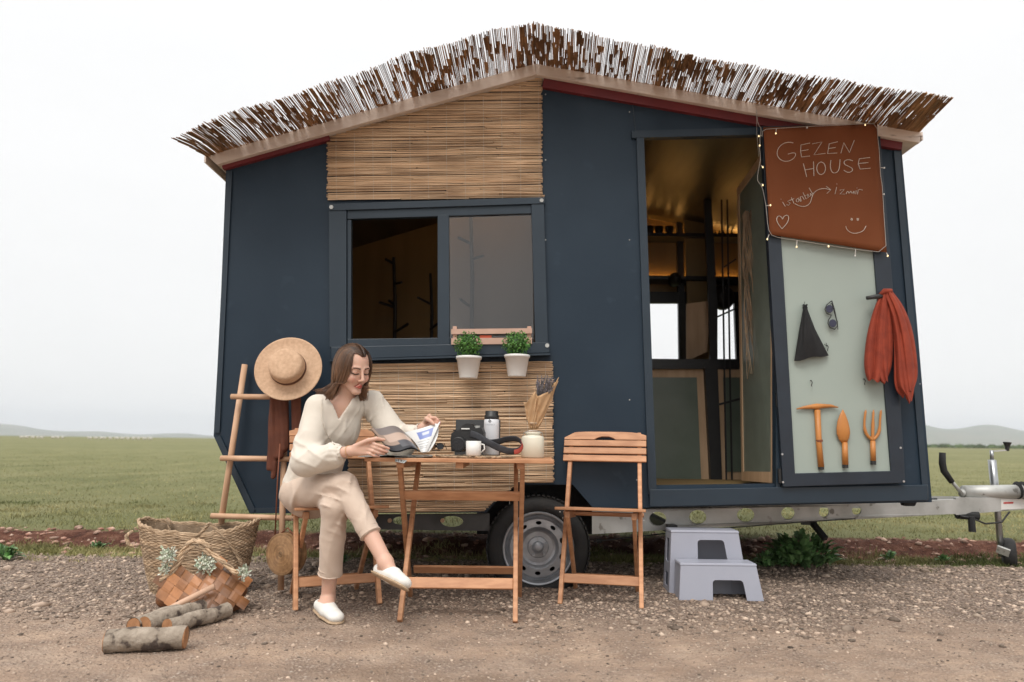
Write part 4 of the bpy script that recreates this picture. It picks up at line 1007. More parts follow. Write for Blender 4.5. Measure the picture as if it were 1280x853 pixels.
frustum(m, atz(835.5,0,yu), atz(935,0,yu), atz(841,zt2,yu), atz(926,zt2,yu), .20, .14, sidehole=[(.28,.72,.48,.86,.08,.05),(.25,.75,.08,.30,.08,.05)], fronthole=(.38,.79,.42,.86,.05,.05,.25))
m.build('upper_step', STOOL, st, bevel=.004)
# ------------------------------------------------------------------ sign board with handwriting
YS = YD-.03
sgc = lambda cx, cy, Y=YS: W(940+cx/3.554, 140+cy/3.554, Y)
m = MB()
def sgp(u, v):
    a = sgc(50,70).lerp(sgc(555,52), u); b = sgc(78,545).lerp(sgc(598,625), u); p = a.lerp(b, v); p.y += -.012*math.sin(PI*v)*math.sin(PI*u)+.004*math.sin(9*u); return p
m.grid(sgp, 20, 20, .003); sign = m.build('sign_board', BROWN, smooth=True)
tag(sign, 'hanging brown sign with a chalk house name, route, heart and smiley', 'sign')
ST = [[(182,140),(165,136),(140,140),(118,158),(108,185),(118,210),(145,224),(172,218),(190,202),(192,186),(178,184),(158,190)],
 [(254,142),(215,150),(213,178),(217,204),(252,201)],[(214,177),(246,172)], [(264,146),(306,139),(270,196),(320,190)],
 [(376,137),(338,147),(330,191),(372,188)],[(334,168),(366,163)], [(390,188),(404,141),(429,184),(452,129)],
 [(224,234),(231,262),(238,293)],[(268,226),(269,290)],[(231,262),(268,257)],
 [(300,228),(286,236),(280,258),(288,280),(302,286),(316,276),(321,254),(314,234),(300,228)],
 [(344,221),(340,250),(347,274),(362,279),(377,270),(384,244),(385,217)], [(444,221),(424,215),(404,222),(404,238),(424,246),(443,255),(440,269),(420,275),(402,264)],
 [(522,204),(474,211),(469,234),(477,257),(524,252)],[(472,232),(514,227)],
 [(369,340),(362,371)],[(370,324),(371,327)],[(384,353),(404,349),(384,371),(407,370)],[(412,370),(420,353),(426,370),(434,352),(440,369),(450,352),(449,368)],[(459,352),(457,368)],[(462,340),(463,343)],[(465,369),(468,350),(476,347),(489,350)],
 [(134,402),(146,422)],[(127,389),(128,391)],[(168,394),(156,399),(168,408),(160,417),(152,414)],[(172,382),(184,410)],[(167,396),(184,388)],[(204,386),(193,392),(194,404),(206,402),(203,386),(213,402)],[(215,400),(210,382),(219,378),(228,394)],[(222,362),(236,391),(245,385),(241,373),(231,377)],[(243,369),(248,381),(257,377),(252,364),(262,376)],[(248,342),(264,370)],
 [(188,411),(210,423),(236,424),(254,410),(259,388),(268,364),(290,349),(316,346),(342,352)],[(322,336),(343,352),(326,368)],
 [(132,521),(112,495),(107,474),(118,461),(132,472),(134,480),(140,465),(156,459),(163,472),(156,495),(132,521)],
 [(436,474),(445,482),(438,485),(434,479),(443,476)],[(462,474),(473,482),(465,485),(463,479),(472,475)],
 [(413,510),(417,524),(432,537),(452,542),(476,538),(496,527),(505,508)]]
def smooth_line(p, k=3):
    for _ in range(k-1):
        if len(p) < 4: break
        q = [p[0]]
        for a, b in zip(p[:-1], p[1:]): q += [(a[0]*.75+b[0]*.25, a[1]*.75+b[1]*.25), (a[0]*.25+b[0]*.75, a[1]*.25+b[1]*.75)]
        p = q+[p[-1]]
    return p
def onsign(cx, cy):   # project writing onto the curved board
    q = sgc(cx, cy); 
    u = (cx-60)/515; v = (cy-65)/510; return V((q.x, q.y-.012*math.sin(PI*min(max(v,0),1))*math.sin(PI*min(max(u,0),1))+  .004*math.sin(9*u)-.005, q.z))
m = MB()
for k, s_ in enumerate(ST):
    curvy = k in (0,10,11,12,23,30,31,34,35,36,39,32) or len(s_) > 5
    s2 = smooth_line(s_, 3) if curvy and k not in (1,) else s_
    if k in (1,4,13): s2 = s_
    th = .0032 if k < 15 or k > 31 else .0026
    m.tube([onsign(*p) for p in s2], th, 6, flat=.5, up=(0,-1,0))
m.build('chalk_writing', CHALK, sign)
# fairy lights around the sign
fl_c = [(18,-10),(28,60),(42,75),(36,110),(35,150),(38,200),(34,240),(22,300),(30,310),(45,330),(58,400),(66,470),(76,545),(130,562),(200,571),(330,592),(460,612),(598,626),(590,500),(580,360),(570,250),(562,140),(556,54),(500,52),(420,58),(245,65),(108,74),(50,78),(44,110)]
m = MB(); m.tube([sgc(a+random.uniform(-2,2), b, YS-.012-.006*random.random()) for a, b in smooth_line(fl_c, 2)], .0016, 5)
m.tube([sgc(18,-30,YS-.01), sgc(22,100,YS-.012), sgc(30,200,YS-.014)], .001, 4)
fl = m.build('string_lights', mat('clear_wire', (.45,.42,.38), rough=.4), smooth=True); tag(fl, 'warm fairy lights strung around the edge of the brown sign', 'string lights')
for a, b, ea, eb in [(108,74,106,96),(245,65,244,70),(42,105,30,108),(38,148,34,150),(40,238,48,246),(44,318,48,326),(62,418,82,415),(76,545,68,566),(200,571,198,600),(335,592,340,598),(460,612,458,640),(598,626,603,640),(572,248,588,249),(580,366,586,366),(502,52,503,58)]:
    m = MB(); p, q = sgc(a,b,YS-.016), sgc(ea,eb,YS-.022); m.tube([p, q], .0022, 6); st_ = m.build('socket', mat('clear_wire2', (.6,.56,.5)) if 'SOCK' not in globals() else SOCK, fl); SOCK = st_.data.materials[0]
    m = MB(); m.ell(q, (.0045,.0045,.006), n=8); m.build('bulb', BULB if (a+b) % 3 != 1 else WHITEP, st_, smooth=True)
# ------------------------------------------------------------------ things on the outer door
YP = YD+.012
dc = lambda cx, cy, Y=YP-.014: W(940+cx/2.942, 350+cy/2.942, Y)
m = MB(); m.tube([dc(240,478), dc(246,600), dc(254,688)], [.0165,.0155,.0165], 14)
ad = m.build('garden_mattock', TOOLW, smooth=True); tag(ad, 'wooden toy mattock with a curved head, leftmost of the three garden tools', 'garden tool')
m = MB(); m.tube([dc(164,475), dc(195,469), dc(238,467), dc(285,464), dc(317,469)], [.004,.011,.020,.011,.005], 12, flat=.45, up=(0,-1,0)) if False else m.tube([dc(164,475), dc(190,470), dc(215,467), dc(238,466), (dc(262,464)), dc(290,464), dc(317,469)], [.003,.008,.012,.017,.012,.009,.003], 12); m.build('head', TOOLW, ad, smooth=True)
m = MB(); m.tube([dc(247,588), dc(248,596)], .0185, 14); m.build('ferrule', LEATH, ad)
m = MB(); m.tube([dc(254,688), dc(255,698)], .0155, 14); m.build('end_cap', BLACK, ad)
m = MB(); m.tube([dc(341,598), dc(343,680)], [.015,.0165], 14); tr = m.build('garden_trowel', TOOLW, smooth=True); tag(tr, 'wooden leaf shaped trowel hanging between the mattock and the fork', 'garden tool')
m = MB(); m.tube([dc(334,477,YP-.02), dc(334,495,YP-.022), dc(334,520,YP-.024), dc(335,545,YP-.024), dc(336,565,YP-.022), dc(338,585,YP-.018), dc(340,600,YP-.014)], [.001,.016,.030,.037,.038,.029,.015], 16, flat=.35, up=(1,0,0)); m.build('blade', TOOLW, tr, smooth=True)
m = MB(); m.tube([dc(343,680), dc(343.5,692)], .0155, 14); m.build('end_cap', BLACK, tr)
m = MB(); m.tube([dc(444,592), dc(446,666)], [.0135,.0145], 14); fk = m.build('garden_fork', TOOLW, smooth=True); tag(fk, 'wooden three pronged hand fork, rightmost of the garden tools', 'garden tool')
for a in (([(444,590),(422,572),(413,545),(414,510),(419,478)]), ([(444,590),(444,560),(445,520),(447,478)]), ([(444,590),(464,570),(470,545),(471,510),(475,478)])):
    m = MB(); m.tube([dc(*p) for p in smooth_line(a, 2)], [.0105]+[.009]*4 + [.0065]*(max(len(smooth_line(a,2))-6,0)) + [.002], 8); m.build('prong', TOOLW, fk, smooth=True)
m = MB(); m.tube([dc(446,666), dc(446,680)], .0148, 14); m.build('end_cap', BLACK, fk)
# black drawstring bag
m = MB()
def bagp(s_):
    def fn(u, v):
        L_ = [(188,104),(172,190),(155,298)]; R_ = [(202,102),(232,180),(282,277)]; e = v**.9*2; i_ = min(int(e), 1); q_ = e-i_
        lx = [L_[i_][k]*(1-q_)+L_[i_+1][k]*q_ for k in (0,1)]; rx = [R_[i_][k]*(1-q_)+R_[i_+1][k]*q_ for k in (0,1)]
        cx = lx[0]+(rx[0]-lx[0])*u; cy = lx[1]+(rx[1]-lx[1])*u + 3*math.sin(u*9)*v
        dep = .006+.042*math.sin(PI*u)**.6*(.35+.65*math.sin(PI*min(v*.8+.12,1)))
        fold = .0035*math.sin(u*17+v*2.5)*(1-.55*v)+.002*math.sin(u*31-v*4)*(1-v)
        return dc(cx, cy, YP-.012-(dep+fold if s_ else 0))
    return fn
m.grid(bagp(1), 30, 30); m.grid(bagp(0), 30, 30); m.tube([dc(188,104,YP-.016), dc(202,102,YP-.016)], .009, 8)
for k in range(5): m.tube([dc(195,104,YP-.018), dc(189+k*3.5,92-abs(k-2),YP-.018-.003*(k%2))], [.007,.004], 6)
bag = m.build('drawstring_bag', BKCLOTH, smooth=True); tag(bag, 'small black drawstring bag hanging on the open door', 'bag')
m = MB(); m.tube([dc(194,80), dc(192,92), dc(197,100)], .0015, 5); m.tube([dc(266,236), dc(276,245), dc(272,232)], .002, 5); m.build('cord', BLACK, bag)
# sunglasses hung upright
sg = thing('sunglasses', dc(292,185), 'dark sunglasses hooked upright on the pale door panel', 'sunglasses')
for a, rx, rz in (((285,107),.022,.021), ((297,160),.022,.021)):
    c = dc(*a, YP-.022); Mx = Matrix.Translation(c) @ Matrix.Rotation(rad(12), 4, 'Y') @ Matrix.Rotation(rad(90), 4, 'X')
    m = MB(); m.lathe([(.0001,-.001),(1,-.0015),(1,.0015),(.0001,.002)], 18, Mx @ Matrix.Diagonal((rx*.95, rz*1.1, 1, 1))); m.build('lens', mat('dark_lens', (.03,.03,.06), rough=.15), sg)
m = MB(); 
m.tube([dc(x_, y_, YP-.024) for x_, y_ in [(292,78),(275,92),(268,108),(275,124),(292,130),(288,138),(281,148),(279,160),(287,176),(304,182),(314,170),(312,150),(306,130),(300,108),(296,88),(292,78)]], .0028, 6)
m.tube([dc(294,76,YP-.024), dc(304,110,YP-.006), dc(312,150,YP-.004)], .002, 6); m.tube([dc(316,183,YP-.024), dc(314,150,YP-.002)], .002, 6)
m.build('frame', BLACK, sg, smooth=True)
# rust scarf: two draped folds of one cloth
m = MB()
def poly_at(P, v):
    e = v*(len(P)-1); i_ = min(int(e), len(P)-2); q_ = e-i_; q_ = q_
    return P[i_][0]*(1-q_)+P[i_+1][0]*q_, P[i_][1]*(1-q_)+P[i_+1][1]*q_
def drape(Lp, Rp, nf, ph, base, deep, yo, sway):
    Lp, Rp = smooth_line(Lp, 3), smooth_line(Rp, 3)
    def fn(front):
        def g(u, v):
            lx, rx = poly_at(Lp, v), poly_at(Rp, v); uu = u + sway*math.sin(v*5+ph)*math.sin(PI*u)
            cx = lx[0]+(rx[0]-lx[0])*uu; cy = lx[1]+(rx[1]-lx[1])*uu + 5*math.sin(u*nf*PI+ph)*v**3
            f1 = abs(math.sin(u*nf*PI*.5+ph+v*1.1+.5*math.sin(v*6)))**.7; f2 = math.sin(u*nf*PI*1.35-v*2.2+ph*2)
            dp = base*math.sin(PI*min(max(u,0),1))**.5 + deep*(f1-.5)*math.sin(PI*min(max(u,.0),1))**.4*(.45+.55*v) + .0025*f2
            return dc(cx, cy, YD-.022-yo*(.4+.6*v)-(dp if front else 0))
        return g
    m.grid(fn(True), 44, 44); m.grid(fn(False), 44, 44)
drape([(468,58),(446,110),(424,190),(413,270),(412,330),(424,366)], [(500,44),(512,100),(520,190),(519,270),(512,330),(490,378)], 4, .4, .034, .030, .010, .03)
drape([(470,100),(462,180),(455,260),(460,330),(470,372),(486,380)], [(500,60),(500,130),(497,200),(500,280),(500,330),(500,372)], 2, 1.2, .026, .016, .030, .04)
drape([(478,52),(508,130),(522,220),(522,310),(522,400),(556,432)], [(512,36),(556,92),(588,170),(604,260),(612,352),(598,400)], 5, 2.1, .036, .032, .012, .03)
drape([(530,200),(538,280),(545,350),(556,410),(566,436),(576,452)], [(560,190),(584,270),(594,340),(598,390),(594,420),(588,448)], 2, .2, .024, .014, .038, .03)
m.tube([dc(466,60,YD-.04), dc(488,42,YD-.06), dc(512,40,YD-.05)], [.010,.017,.012], 12)
sc_ = m.build('scarf', SCARF, smooth=True); tag(sc_, 'rust red scarf draped over the black handle of the open door', 'scarf')
# dried branch hanging on the inner door
m = MB(); nrm_ = nrm.normalized()
for k in range(26):
    u0 = .62+random.uniform(-.05,.05); pts = []
    ph = random.uniform(0, 6.28); am = random.uniform(.02,.10); ve = random.uniform(.30,.50)
    for j in range(9):
        s_ = j/8; pts.append(onp(min(max(u0+am*math.sin(s_*7+ph)*(.3+s_), .08), .92), .86-(.86-ve)*s_) - nrm_*(.015+.02*math.sin(ph+s_*5)))
    m.tube(pts, [.0022*(1-.6*j/8)+.0006 for j in range(9)], 5, t=random.random())
nn_ = m.build('dried_branches', mat('dry_twig', (.35,.24,.14), (.22,.14,.08), tint=.3)); tag(nn_, 'bundle of dried twigs hanging on the inner door', 'dried branches')
# ------------------------------------------------------------------ pots and box at the window
def potplant(px, py, lab):
    YPt = YF-.13; t = thing('potted_plant', W(px, 472, YPt), lab, 'potted plant', 'white pots with clipped green balls below the window')
    b0, t0 = W(px, 473.5-(px-585)*.035, YPt), W(px, 446-(px-585)*.03, YPt); h = t0.z-b0.z
    m = MB(); m.lathe([(.048,0),(.050,.004),(.0665,h-.016),(.0715,h-.015),(.072,h),(.066,h),(.064,h-.02),(.0001,h-.02)], 28, Matrix.Translation(b0)); m.build('pot', WHITEP, t, smooth=True, bevel=0)
    c = W(px-.5, 431.5-(px-585)*.03, YPt); m = MB()
    for k in range(900):
        d_ = V((random.gauss(0,1), random.gauss(0,1), random.gauss(0,1))).normalized(); r = .074*random.uniform(.62,1.08); p = c + V((d_.x*r, d_.y*r, d_.z*r*.93))
        a = d_.orthogonal().normalized(); a = (Matrix.Rotation(random.uniform(0,6.28), 3, d_) @ a + d_*random.uniform(.3,1.3)).normalized(); s_ = a.cross(d_).normalized()*random.uniform(.003,.0055); L_ = random.uniform(.008,.018)
        m.add([p, p+a*L_*.5+s_, p+a*L_, p+a*L_*.5-s_], [(0,1,2,3)], t=random.random()*.5+.5*(r/.08))
    m.ell(c, (.05,.05,.046), t=0); m.build('foliage', GREENL, t)
potplant(585.5, 0, 'white pot with clipped green ball below the window, left of the two'); potplant(646, 0, 'white pot with clipped green ball below the window, right of the two')
m = MB(); Yc_ = YF-.045
def wb(a, b, h, th=.012): p, q = W(*a, Yc_), W(*b, Yc_); m.beam(p, q, .012, h*Yc_/885, side=(0,1,0))
m.hexa([W(563,413.5,Yc_), W(665,411,Yc_), W(665,411,Yc_+.02), W(563,413.5,Yc_+.02), W(563,408.5,Yc_)+V((0,0,.00)), W(665,406,Yc_), W(665,406,Yc_+.02), W(563,408.5,Yc_+.02)]) if False else None
for y0_, y1_ in ((411.5,418),(423,431)):
    m.hexa([W(564,y1_,Yc_), W(665,y1_-1,Yc_), W(665,y1_-1,Yc_+.012), W(564,y1_,Yc_+.012), W(564,y0_,Yc_), W(665,y0_-1,Yc_), W(665,y0_-1,Yc_+.012), W(564,y0_,Yc_+.012)])
for x0_ in (566, 659):
    m.hexa([W(x0_,432,Yc_+.013), W(x0_+5,432,Yc_+.013), W(x0_+5,432,Yc_+.025), W(x0_,432,Yc_+.025), W(x0_,408,Yc_+.013), W(x0_+5,408,Yc_+.013), W(x0_+5,408,Yc_+.025), W(x0_,408,Yc_+.025)])
PINKW = mat('pinkish_wood', (.56,.36,.28), (.48,.30,.22), rough=.6, scale=8); cr_ = m.build('wooden_planter', PINKW); tag(cr_, 'slatted pale wooden rack against the right window pane', 'rack')
m = MB(); c = W(607,423,YF-.028); m.box(c, (.07,.015,.035)); o = m.build('red_box', mat('red_card', (.5,.08,.03)), bevel=.003); tag(o, 'small red packet behind the slats of the wooden rack', 'packet')
# ------------------------------------------------------------------ ladder with hat and cloth
ld = thing('ladder', (W(330,700,3.95).x, 3.95, 0), 'pale round wooden ladder leaning on the wall behind the woman', 'ladder')
m = MB(); m.tube([W(306,456,4.0), W(277,648,3.93), H(268,707)+V((0,.1,0))], .0165, 12); m.build('rail', LADW, ld, smooth=True)
m = MB(); m.tube([W(359,452,4.0), W(354,600,3.93), W(351,738,3.86)], .0165, 12); m.build('rail', LADW, ld, smooth=True)
for a, b in (((289,496),(362,496.5)), ((276,573),(364,574)), ((264,645),(370,648))):
    m = MB(); m.tube([W(*a, 3.915), W(*b, 3.915)], .0150, 12); m.build('rung', LADW, ld, smooth=True)
hc = W(360.5, 461, 3.83); Mh = Matrix.Translation(hc) @ Matrix.Rotation(rad(4), 4, 'Z') @ Matrix.Rotation(rad(90-13), 4, 'X')
m = MB(); prof = [(.0001,.088),(.05,.089),(.078,.086),(.088,.078),(.092,.062),(.094,.03),(.096,.004),(.102,-.002),(.14,-.004),(.172,.002),(.180,.004),(.180,0),(.14,-.008),(.095,-.006)]
m.lathe(prof, 56, Mh, caps=False); hat = m.build('straw_hat', STRAW, smooth=True); tag(hat, 'flat topped straw boater hat hung on the top of the ladder', 'hat')
m = MB(); m.lathe([(.0968,.004),(.0975,.006),(.0958,.028),(.0945,.028)], 48, Mh, caps=False); m.build('ribbon', HATB, hat, smooth=True)
lo = W(326,606,3.95); hi = W(384,488,3.95); f = Field((lo.x, 3.82, lo.z), (hi.x, 3.97, hi.z), .0045)
for a, b, r in (((341,495),(339,585),.020), ((350,495),(349,570),.022), ((357,495),(357,560),.020), ((370,495),(371,550),.022), ((344,580),(341,596),.014)):
    f.cap(W(*a, 3.89), W(*b, 3.89), r, r*1.05, k=.01)
f.wrinkle(lambda x, y, z: .003*np.sin(x*130+z*10)+.0015*np.sin(x*240+z*30))
v, q = f.mesh(); o = npmesh('brown_shawl', v, q, BCLOTH); tag(o, 'dark brown shawl hanging from the ladder below the hat', 'shawl')
# ------------------------------------------------------------------ round rattan bag on the chair
bc = W(358, 692, 3.68); rb = thing('round_bag', bc-V((0,0,.11)), 'round woven rattan bag hanging from the back of the occupied chair', 'bag')
Mb = Matrix.Translation(bc) @ Matrix.Rotation(rad(-28), 4, 'Z') @ Matrix.Rotation(rad(90), 4, 'X')
m = MB(); R_ = .098
for k in range(18):
    r = .006+(R_-.006)*k/17; rr_ = .0038
    for zz in (-.034, .034):
        m.tube([Mb @ V((r*math.cos(2*PI*j/40), r*math.sin(2*PI*j/40), zz+(.004*(1-(r/R_)**2) if zz > 0 else -.004*(1-(r/R_)**2)))) for j in range(41)], rr_, 5, t=random.random(), caps=False)
for k in range(9):
    zz = -.034+.068*k/8; m.tube([Mb @ V(((R_+.001)*math.cos(2*PI*j/44), (R_+.001)*math.sin(2*PI*j/44), zz)) for j in range(45)], .0045, 5, t=random.random(), caps=False)
m.build('basket_body', RATTAN, rb)
m = MB(); m.tube([Mb @ V((-.085,.05,0)), W(347,600,3.66), W(350,555,3.70)], .0035, 6); m.tube([Mb @ V((.06,.078,0)), Mb @ V((0,.125,0)), Mb @ V((-.06,.085,0))], .004, 6); m.build('strap', LEATH, rb, smooth=True)
# ------------------------------------------------------------------ seagrass tote
YT = 3.78
tote = thing('seagrass_basket', H(240,742), 'large floppy seagrass tote basket behind the woven bag', 'basket')
def oval(cx0, cx1, py, Y, depth, n_=72): 
    a, b = W(cx0, py, Y), W(cx1, py, Y); return (a+b)/2, (b-a).length/2, depth
rings = []; HT = 40
cb = (H(183,748)+H(300,738))/2; 
gb = V((W(240,700,YT).x, YT, 0))
wx0 = (W(302,748,YT).x-W(184,748,YT).x)/2*.92; wx1 = (W(311,660,YT).x-W(163,660,YT).x)/2
ztop = W(240,659,YT).z
def tote_pt(v, a, ins=0):
    hx = wx0+(wx1-wx0)*v**.8 - ins; hy = .085+.045*v-ins; h = ztop*v
    c_, s_ = math.cos(a), math.sin(a); sg = lambda q, e: math.copysign(abs(q)**e, q)
    cx = gb.x + (.005-.012)*v*1.5
    z = h + (.028*abs(c_)**3 - .035*(1-abs(c_))*(1 if s_ < 0 else .3))*v**3
    dent = .03*math.exp(-((a-1.5*PI)/.5)**2)*v**2
    return V((cx+hx*sg(c_,.75), gb.y+.08+hy*sg(s_,.8)+dent, z))
m = MB()
for k in range(HT):
    v0 = (k+.5)/HT; n_ = 96; pts = []
    for j in range(n_+1):
        a = 2*PI*j/n_; p = tote_pt(v0, a); bulge = .0035*math.sin(j*PI/1.5*1+ (k % 2)*PI); nrm2 = (p-V((gb.x, gb.y+.08, p.z))).normalized(); pts.append(p+nrm2*bulge+V((0,0,.002*math.sin(j*1.3+k))))
    m.tube(pts, .0052, 5, t=random.uniform(.2,.8), caps=False)
tp2 = [tote_pt(1, 2*PI*j/80)+V((0,0,.004*math.sin(j*.9))) for j in range(81)]
for ph in (0, PI): m.tube([p+V((.005*math.cos(j*1.6+ph), 0, .006*math.sin(j*1.6+ph))) for j, p in enumerate(tp2)], .0065, 6, t=.6, caps=False)
m.grid(lambda u, v: tote_pt(v*.98, 2*PI*u, .006), 60, 10, t=.1); m.add([tote_pt(.02, 2*PI*j/40) for j in range(40)], [tuple(range(40))], t=.1)
m.build('basket_body', SEAG, tote)
for pa in ([(217,662),(212,652),(212,648)],) : pass
for hp in ([W(212,658,YT+.16), W(210,648,YT+.15), W(214,672,YT+.14), W(213,690,YT+.13)], [W(165,664,YT+.05), W(158,670,YT+.0), W(160,680,YT-.01), W(168,684,YT)], [W(248,670,YT-.02), W(262,654,YT-.03), W(285,676,YT-.02), W(300,700,YT-.01), W(304,712,YT)]):
    m = MB(); pp = [V(p) for p in hp]; full = []
    for j in range(len(pp)-1):
        for s_ in range(6): full.append(pp[j].lerp(pp[j+1], s_/6))
    for ph in (0, 2.1, 4.2): m.tube([p+V((.006*math.cos(j*1.2+ph), .006*math.sin(j*1.2+ph), 0)) for j, p in enumerate(full)], .0055, 5, t=random.random())
    m.build('handle', SEAG, tote)
# ------------------------------------------------------------------ woodchip bag: diagonal weave
bq = lambda cx, cy, Y: W(120+cx/3.554, 600+cy/3.554, Y)
YB0 = 3.42
chip = thing('woven_bag', bq(480,600,YB0), 'brown woodchip bag in diagonal checker weave with rope handles and flowers', 'bag')
m = MB()
# front face patch spanned by corners: bottom-left, bottom-right, right, notch, left-top
def chipf(u, v, o=0):   # u across, v up
    a = bq(280,548,YB0-.0).lerp(bq(612,592,YB0-.10), u); b = bq(268,455,YB0+.06).lerp(bq(690,440,YB0+.02), u)
    z = 0
    p = a.lerp(b, v); bul = .05*math.sin(PI*u)*math.sin(PI*min(v,1)*.8+.3); p = p + V((0,-bul-o, 0)); return p
def inside(cx, cy):
    P = [(278,550),(600,592),(640,580),(690,485),(660,430),(560,362),(500,400),(440,430),(400,375),(350,395),(270,452)]; c_ = False; j = len(P)-1
    for i in range(len(P)):
        if (P[i][1] > cy) != (P[j][1] > cy) and cx < (P[j][0]-P[i][0])*(cy-P[i][1])/(P[j][1]-P[i][1])+P[i][0]: c_ = not c_
        j = i
    return c_
def surf(cx, cy, o=0):
    u = (cx-270)/420; v = (590-cy)/200; Y = YB0 - .09*math.sin(PI*min(max(u*.9+.05,0),1)) + .12*max(v,0) + .02*(u-.5); return bq(cx, cy, Y-o)
s_ = 47; ang = rad(38); ca, sa = math.cos(ang), math.sin(ang)
for i in range(-14, 15):
    for j in range(-14, 15):
        cx = 480+(i*ca*s_ - j*math.cos(rad(58))*s_*1.0); cy = 480+(i*sa*s_*.9 + j*math.sin(rad(52))*s_)
        if not inside(cx, cy): continue
        hor = (i+j) % 2 == 0; e1 = V((ca*s_, sa*s_*.9)); e2 = V((-math.cos(rad(58))*s_, math.sin(rad(52))*s_))
        A_, B_ = (1.10, .92) if hor else (.92, 1.10)
        def P(a, b, o): q = V((cx, cy))+e1*a*.5*A_+e2*b*.5*B_; return surf(q.x, q.y, o)
        G = []
        for a in (-1, -.4, .4, 1):
            for b in (-1, -.4, .4, 1):
                o = .0045*(1-((a if hor else b)**2))+.001; G.append(P(a, b, o))
        m.add(G, [(r*4+c_, r*4+c_+1, (r+1)*4+c_+1, (r+1)*4+c_) for r in range(3) for c_ in range(3)], t=random.random())
m.build('front_weave', CHIP, chip)
# body behind the weave (sides, back, bottom)
f = Field((-2.15,3.2,-.02), (-1.2,3.75,.42), .006)
pts_ = [(290,540),(600,575),(670,480),(560,385),(450,445),(385,400),(290,460)]
f.cap(bq(305,530,YB0+.09), bq(600,560,YB0+.07), .040, .045, k=.02); f.cap(bq(315,480,YB0+.12), bq(630,490,YB0+.12), .040, .045, k=.03); f.cap(bq(385,425,YB0+.09), bq(330,470,YB0+.08), .03, .04, k=.02); f.cap(bq(560,400,YB0+.09), bq(640,460,YB0+.08), .03, .04, k=.02)
v, q = f.mesh(); v = v[:]; npmesh('back_weave', v, q, mat('chip_back', (.22,.09,.035), (.14,.055,.02), scale=30, bump=.4), chip)
for hp in ([(290,445),(340,400),(378,330),(400,285),(445,262),(490,285),(520,330),(570,370),(625,415)], [(330,430),(370,372),(395,320),(430,290),(478,300),(505,330)]):
    m = MB(); pp = [bq(x_, y_, YB0+.05-(.05 if x_ > 450 else 0)) for x_, y_ in smooth_line(hp, 3)]
    for ph in (0, 2.1, 4.2): m.tube([p+V((.007*math.cos(j*.9+ph), .006*math.sin(j*.9+ph), .005*math.sin(j*.9+ph))) for j, p in enumerate(pp)], .0065, 5, t=random.random())
    m.build('handle', SEAG, chip)
def bunch(nm, c, R_, N, M1, flower=True, sz=1):
    m = MB()
    for k in range(N):
        d_ = V((random.gauss(0,1), random.gauss(0,.7), random.gauss(0,1))).normalized(); p = c + V((d_.x*R_[0], d_.y*R_[1], d_.z*R_[2]))*random.uniform(.2,1)
        a = (d_+V((0,0,.4))).normalized(); s_ = a.orthogonal().normalized()*random.uniform(.004,.007)*sz; L_ = random.uniform(.012,.022)*sz
        if random.random() < .45: m.ell(p, (.005*sz,)*3, n=6, t=1, jit=.2)
        else: m.add([p, p+a*L_*.5+s_, p+a*L_, p+a*L_*.5-s_], [(0,1,2,3)], t=random.random())
    return m.build(nm, M1)
for c, R_, N, lab in ((bq(318,335,YB0+.03), (.040,.025,.036), 150, 'left of the rope handle'), (bq(488,372,YB0+.0), (.046,.03,.046), 230, 'in the opening of the woven bag'), (bq(655,415,YB0+.02), (.025,.025,.03), 80, 'at the right edge of the woven bag'), (bq(303,395,YB0+.04), (.02,.02,.03), 60, 'lowest on the left side of the bag')):
    o = bunch('flower_bunch', c, R_, N, FLOWG); tag(o, 'pale dusty green flower bunch ' + lab, 'flowers', 'pale green flower bunches tucked in the woven bag')
# ------------------------------------------------------------------ logs
def log(a, b, r, lab, Ya=None, z=None):
    A_, B_ = H(*a), H(*b); z_ = z if z is not None else r*.93; A_.z = B_.z = z_
    n_ = 12; pts = [A_.lerp(B_, k/n_)+V((random.uniform(-.002,.002), random.uniform(-.002,.002), .003*math.sin(k*.9+r*99))) for k in range(n_+1)]
    m = MB(); m.tube(pts, [r*random.uniform(.94,1.04) for _ in pts], 20, caps=False)
    o = m.build('log', BARK, at=(A_+B_)/2-V((0,0,z_)), smooth=True); tag(o, lab, 'log', 'cut logs beside the baskets')
    d_ = (B_-A_).normalized()
    for p, s_ in ((pts[0], -1), (pts[-1], 1)):
        m = MB(); m.tube([p-d_*s_*.01, p+d_*s_*.001], r*.93, 20); m.build('cut_end', CUTW, o)
    return o
log((132,815), (231,811), .043, 'pale barked log lying alone in front of the other logs')
log((166,793), (250,764), .034, 'rear log of the pile, mostly hidden behind another log')
log((180,793), (270,764), .038, 'upper log with orange cut end in the pile of three'); log((208,793), (284,772), .032, 'slender log at the right front of the pile')
m = MB(); p0, p1 = W(181,777,3.27), W(268,733,3.36); m.tube([p0, p0.lerp(p1,.5), p1], [.013,.014,.013], 12); o = m.build('wooden_stick', mat('pale_handle', (.58,.38,.27), (.5,.31,.20)), smooth=True); tag(o, 'pale wooden stick lying on the logs against the woven bag', 'stick')
m = MB(); q0 = W(174,775,3.26); m.prism([q0+V((-.022,0,-.02)), q0+V((.01,0,-.022)), q0+V((.035,0,.0)), q0+V((.028,0,.016)), q0+V((.0,0,.004))], (0,.012,0)); m.build('metal_tip', STEEL, o, bevel=.002)
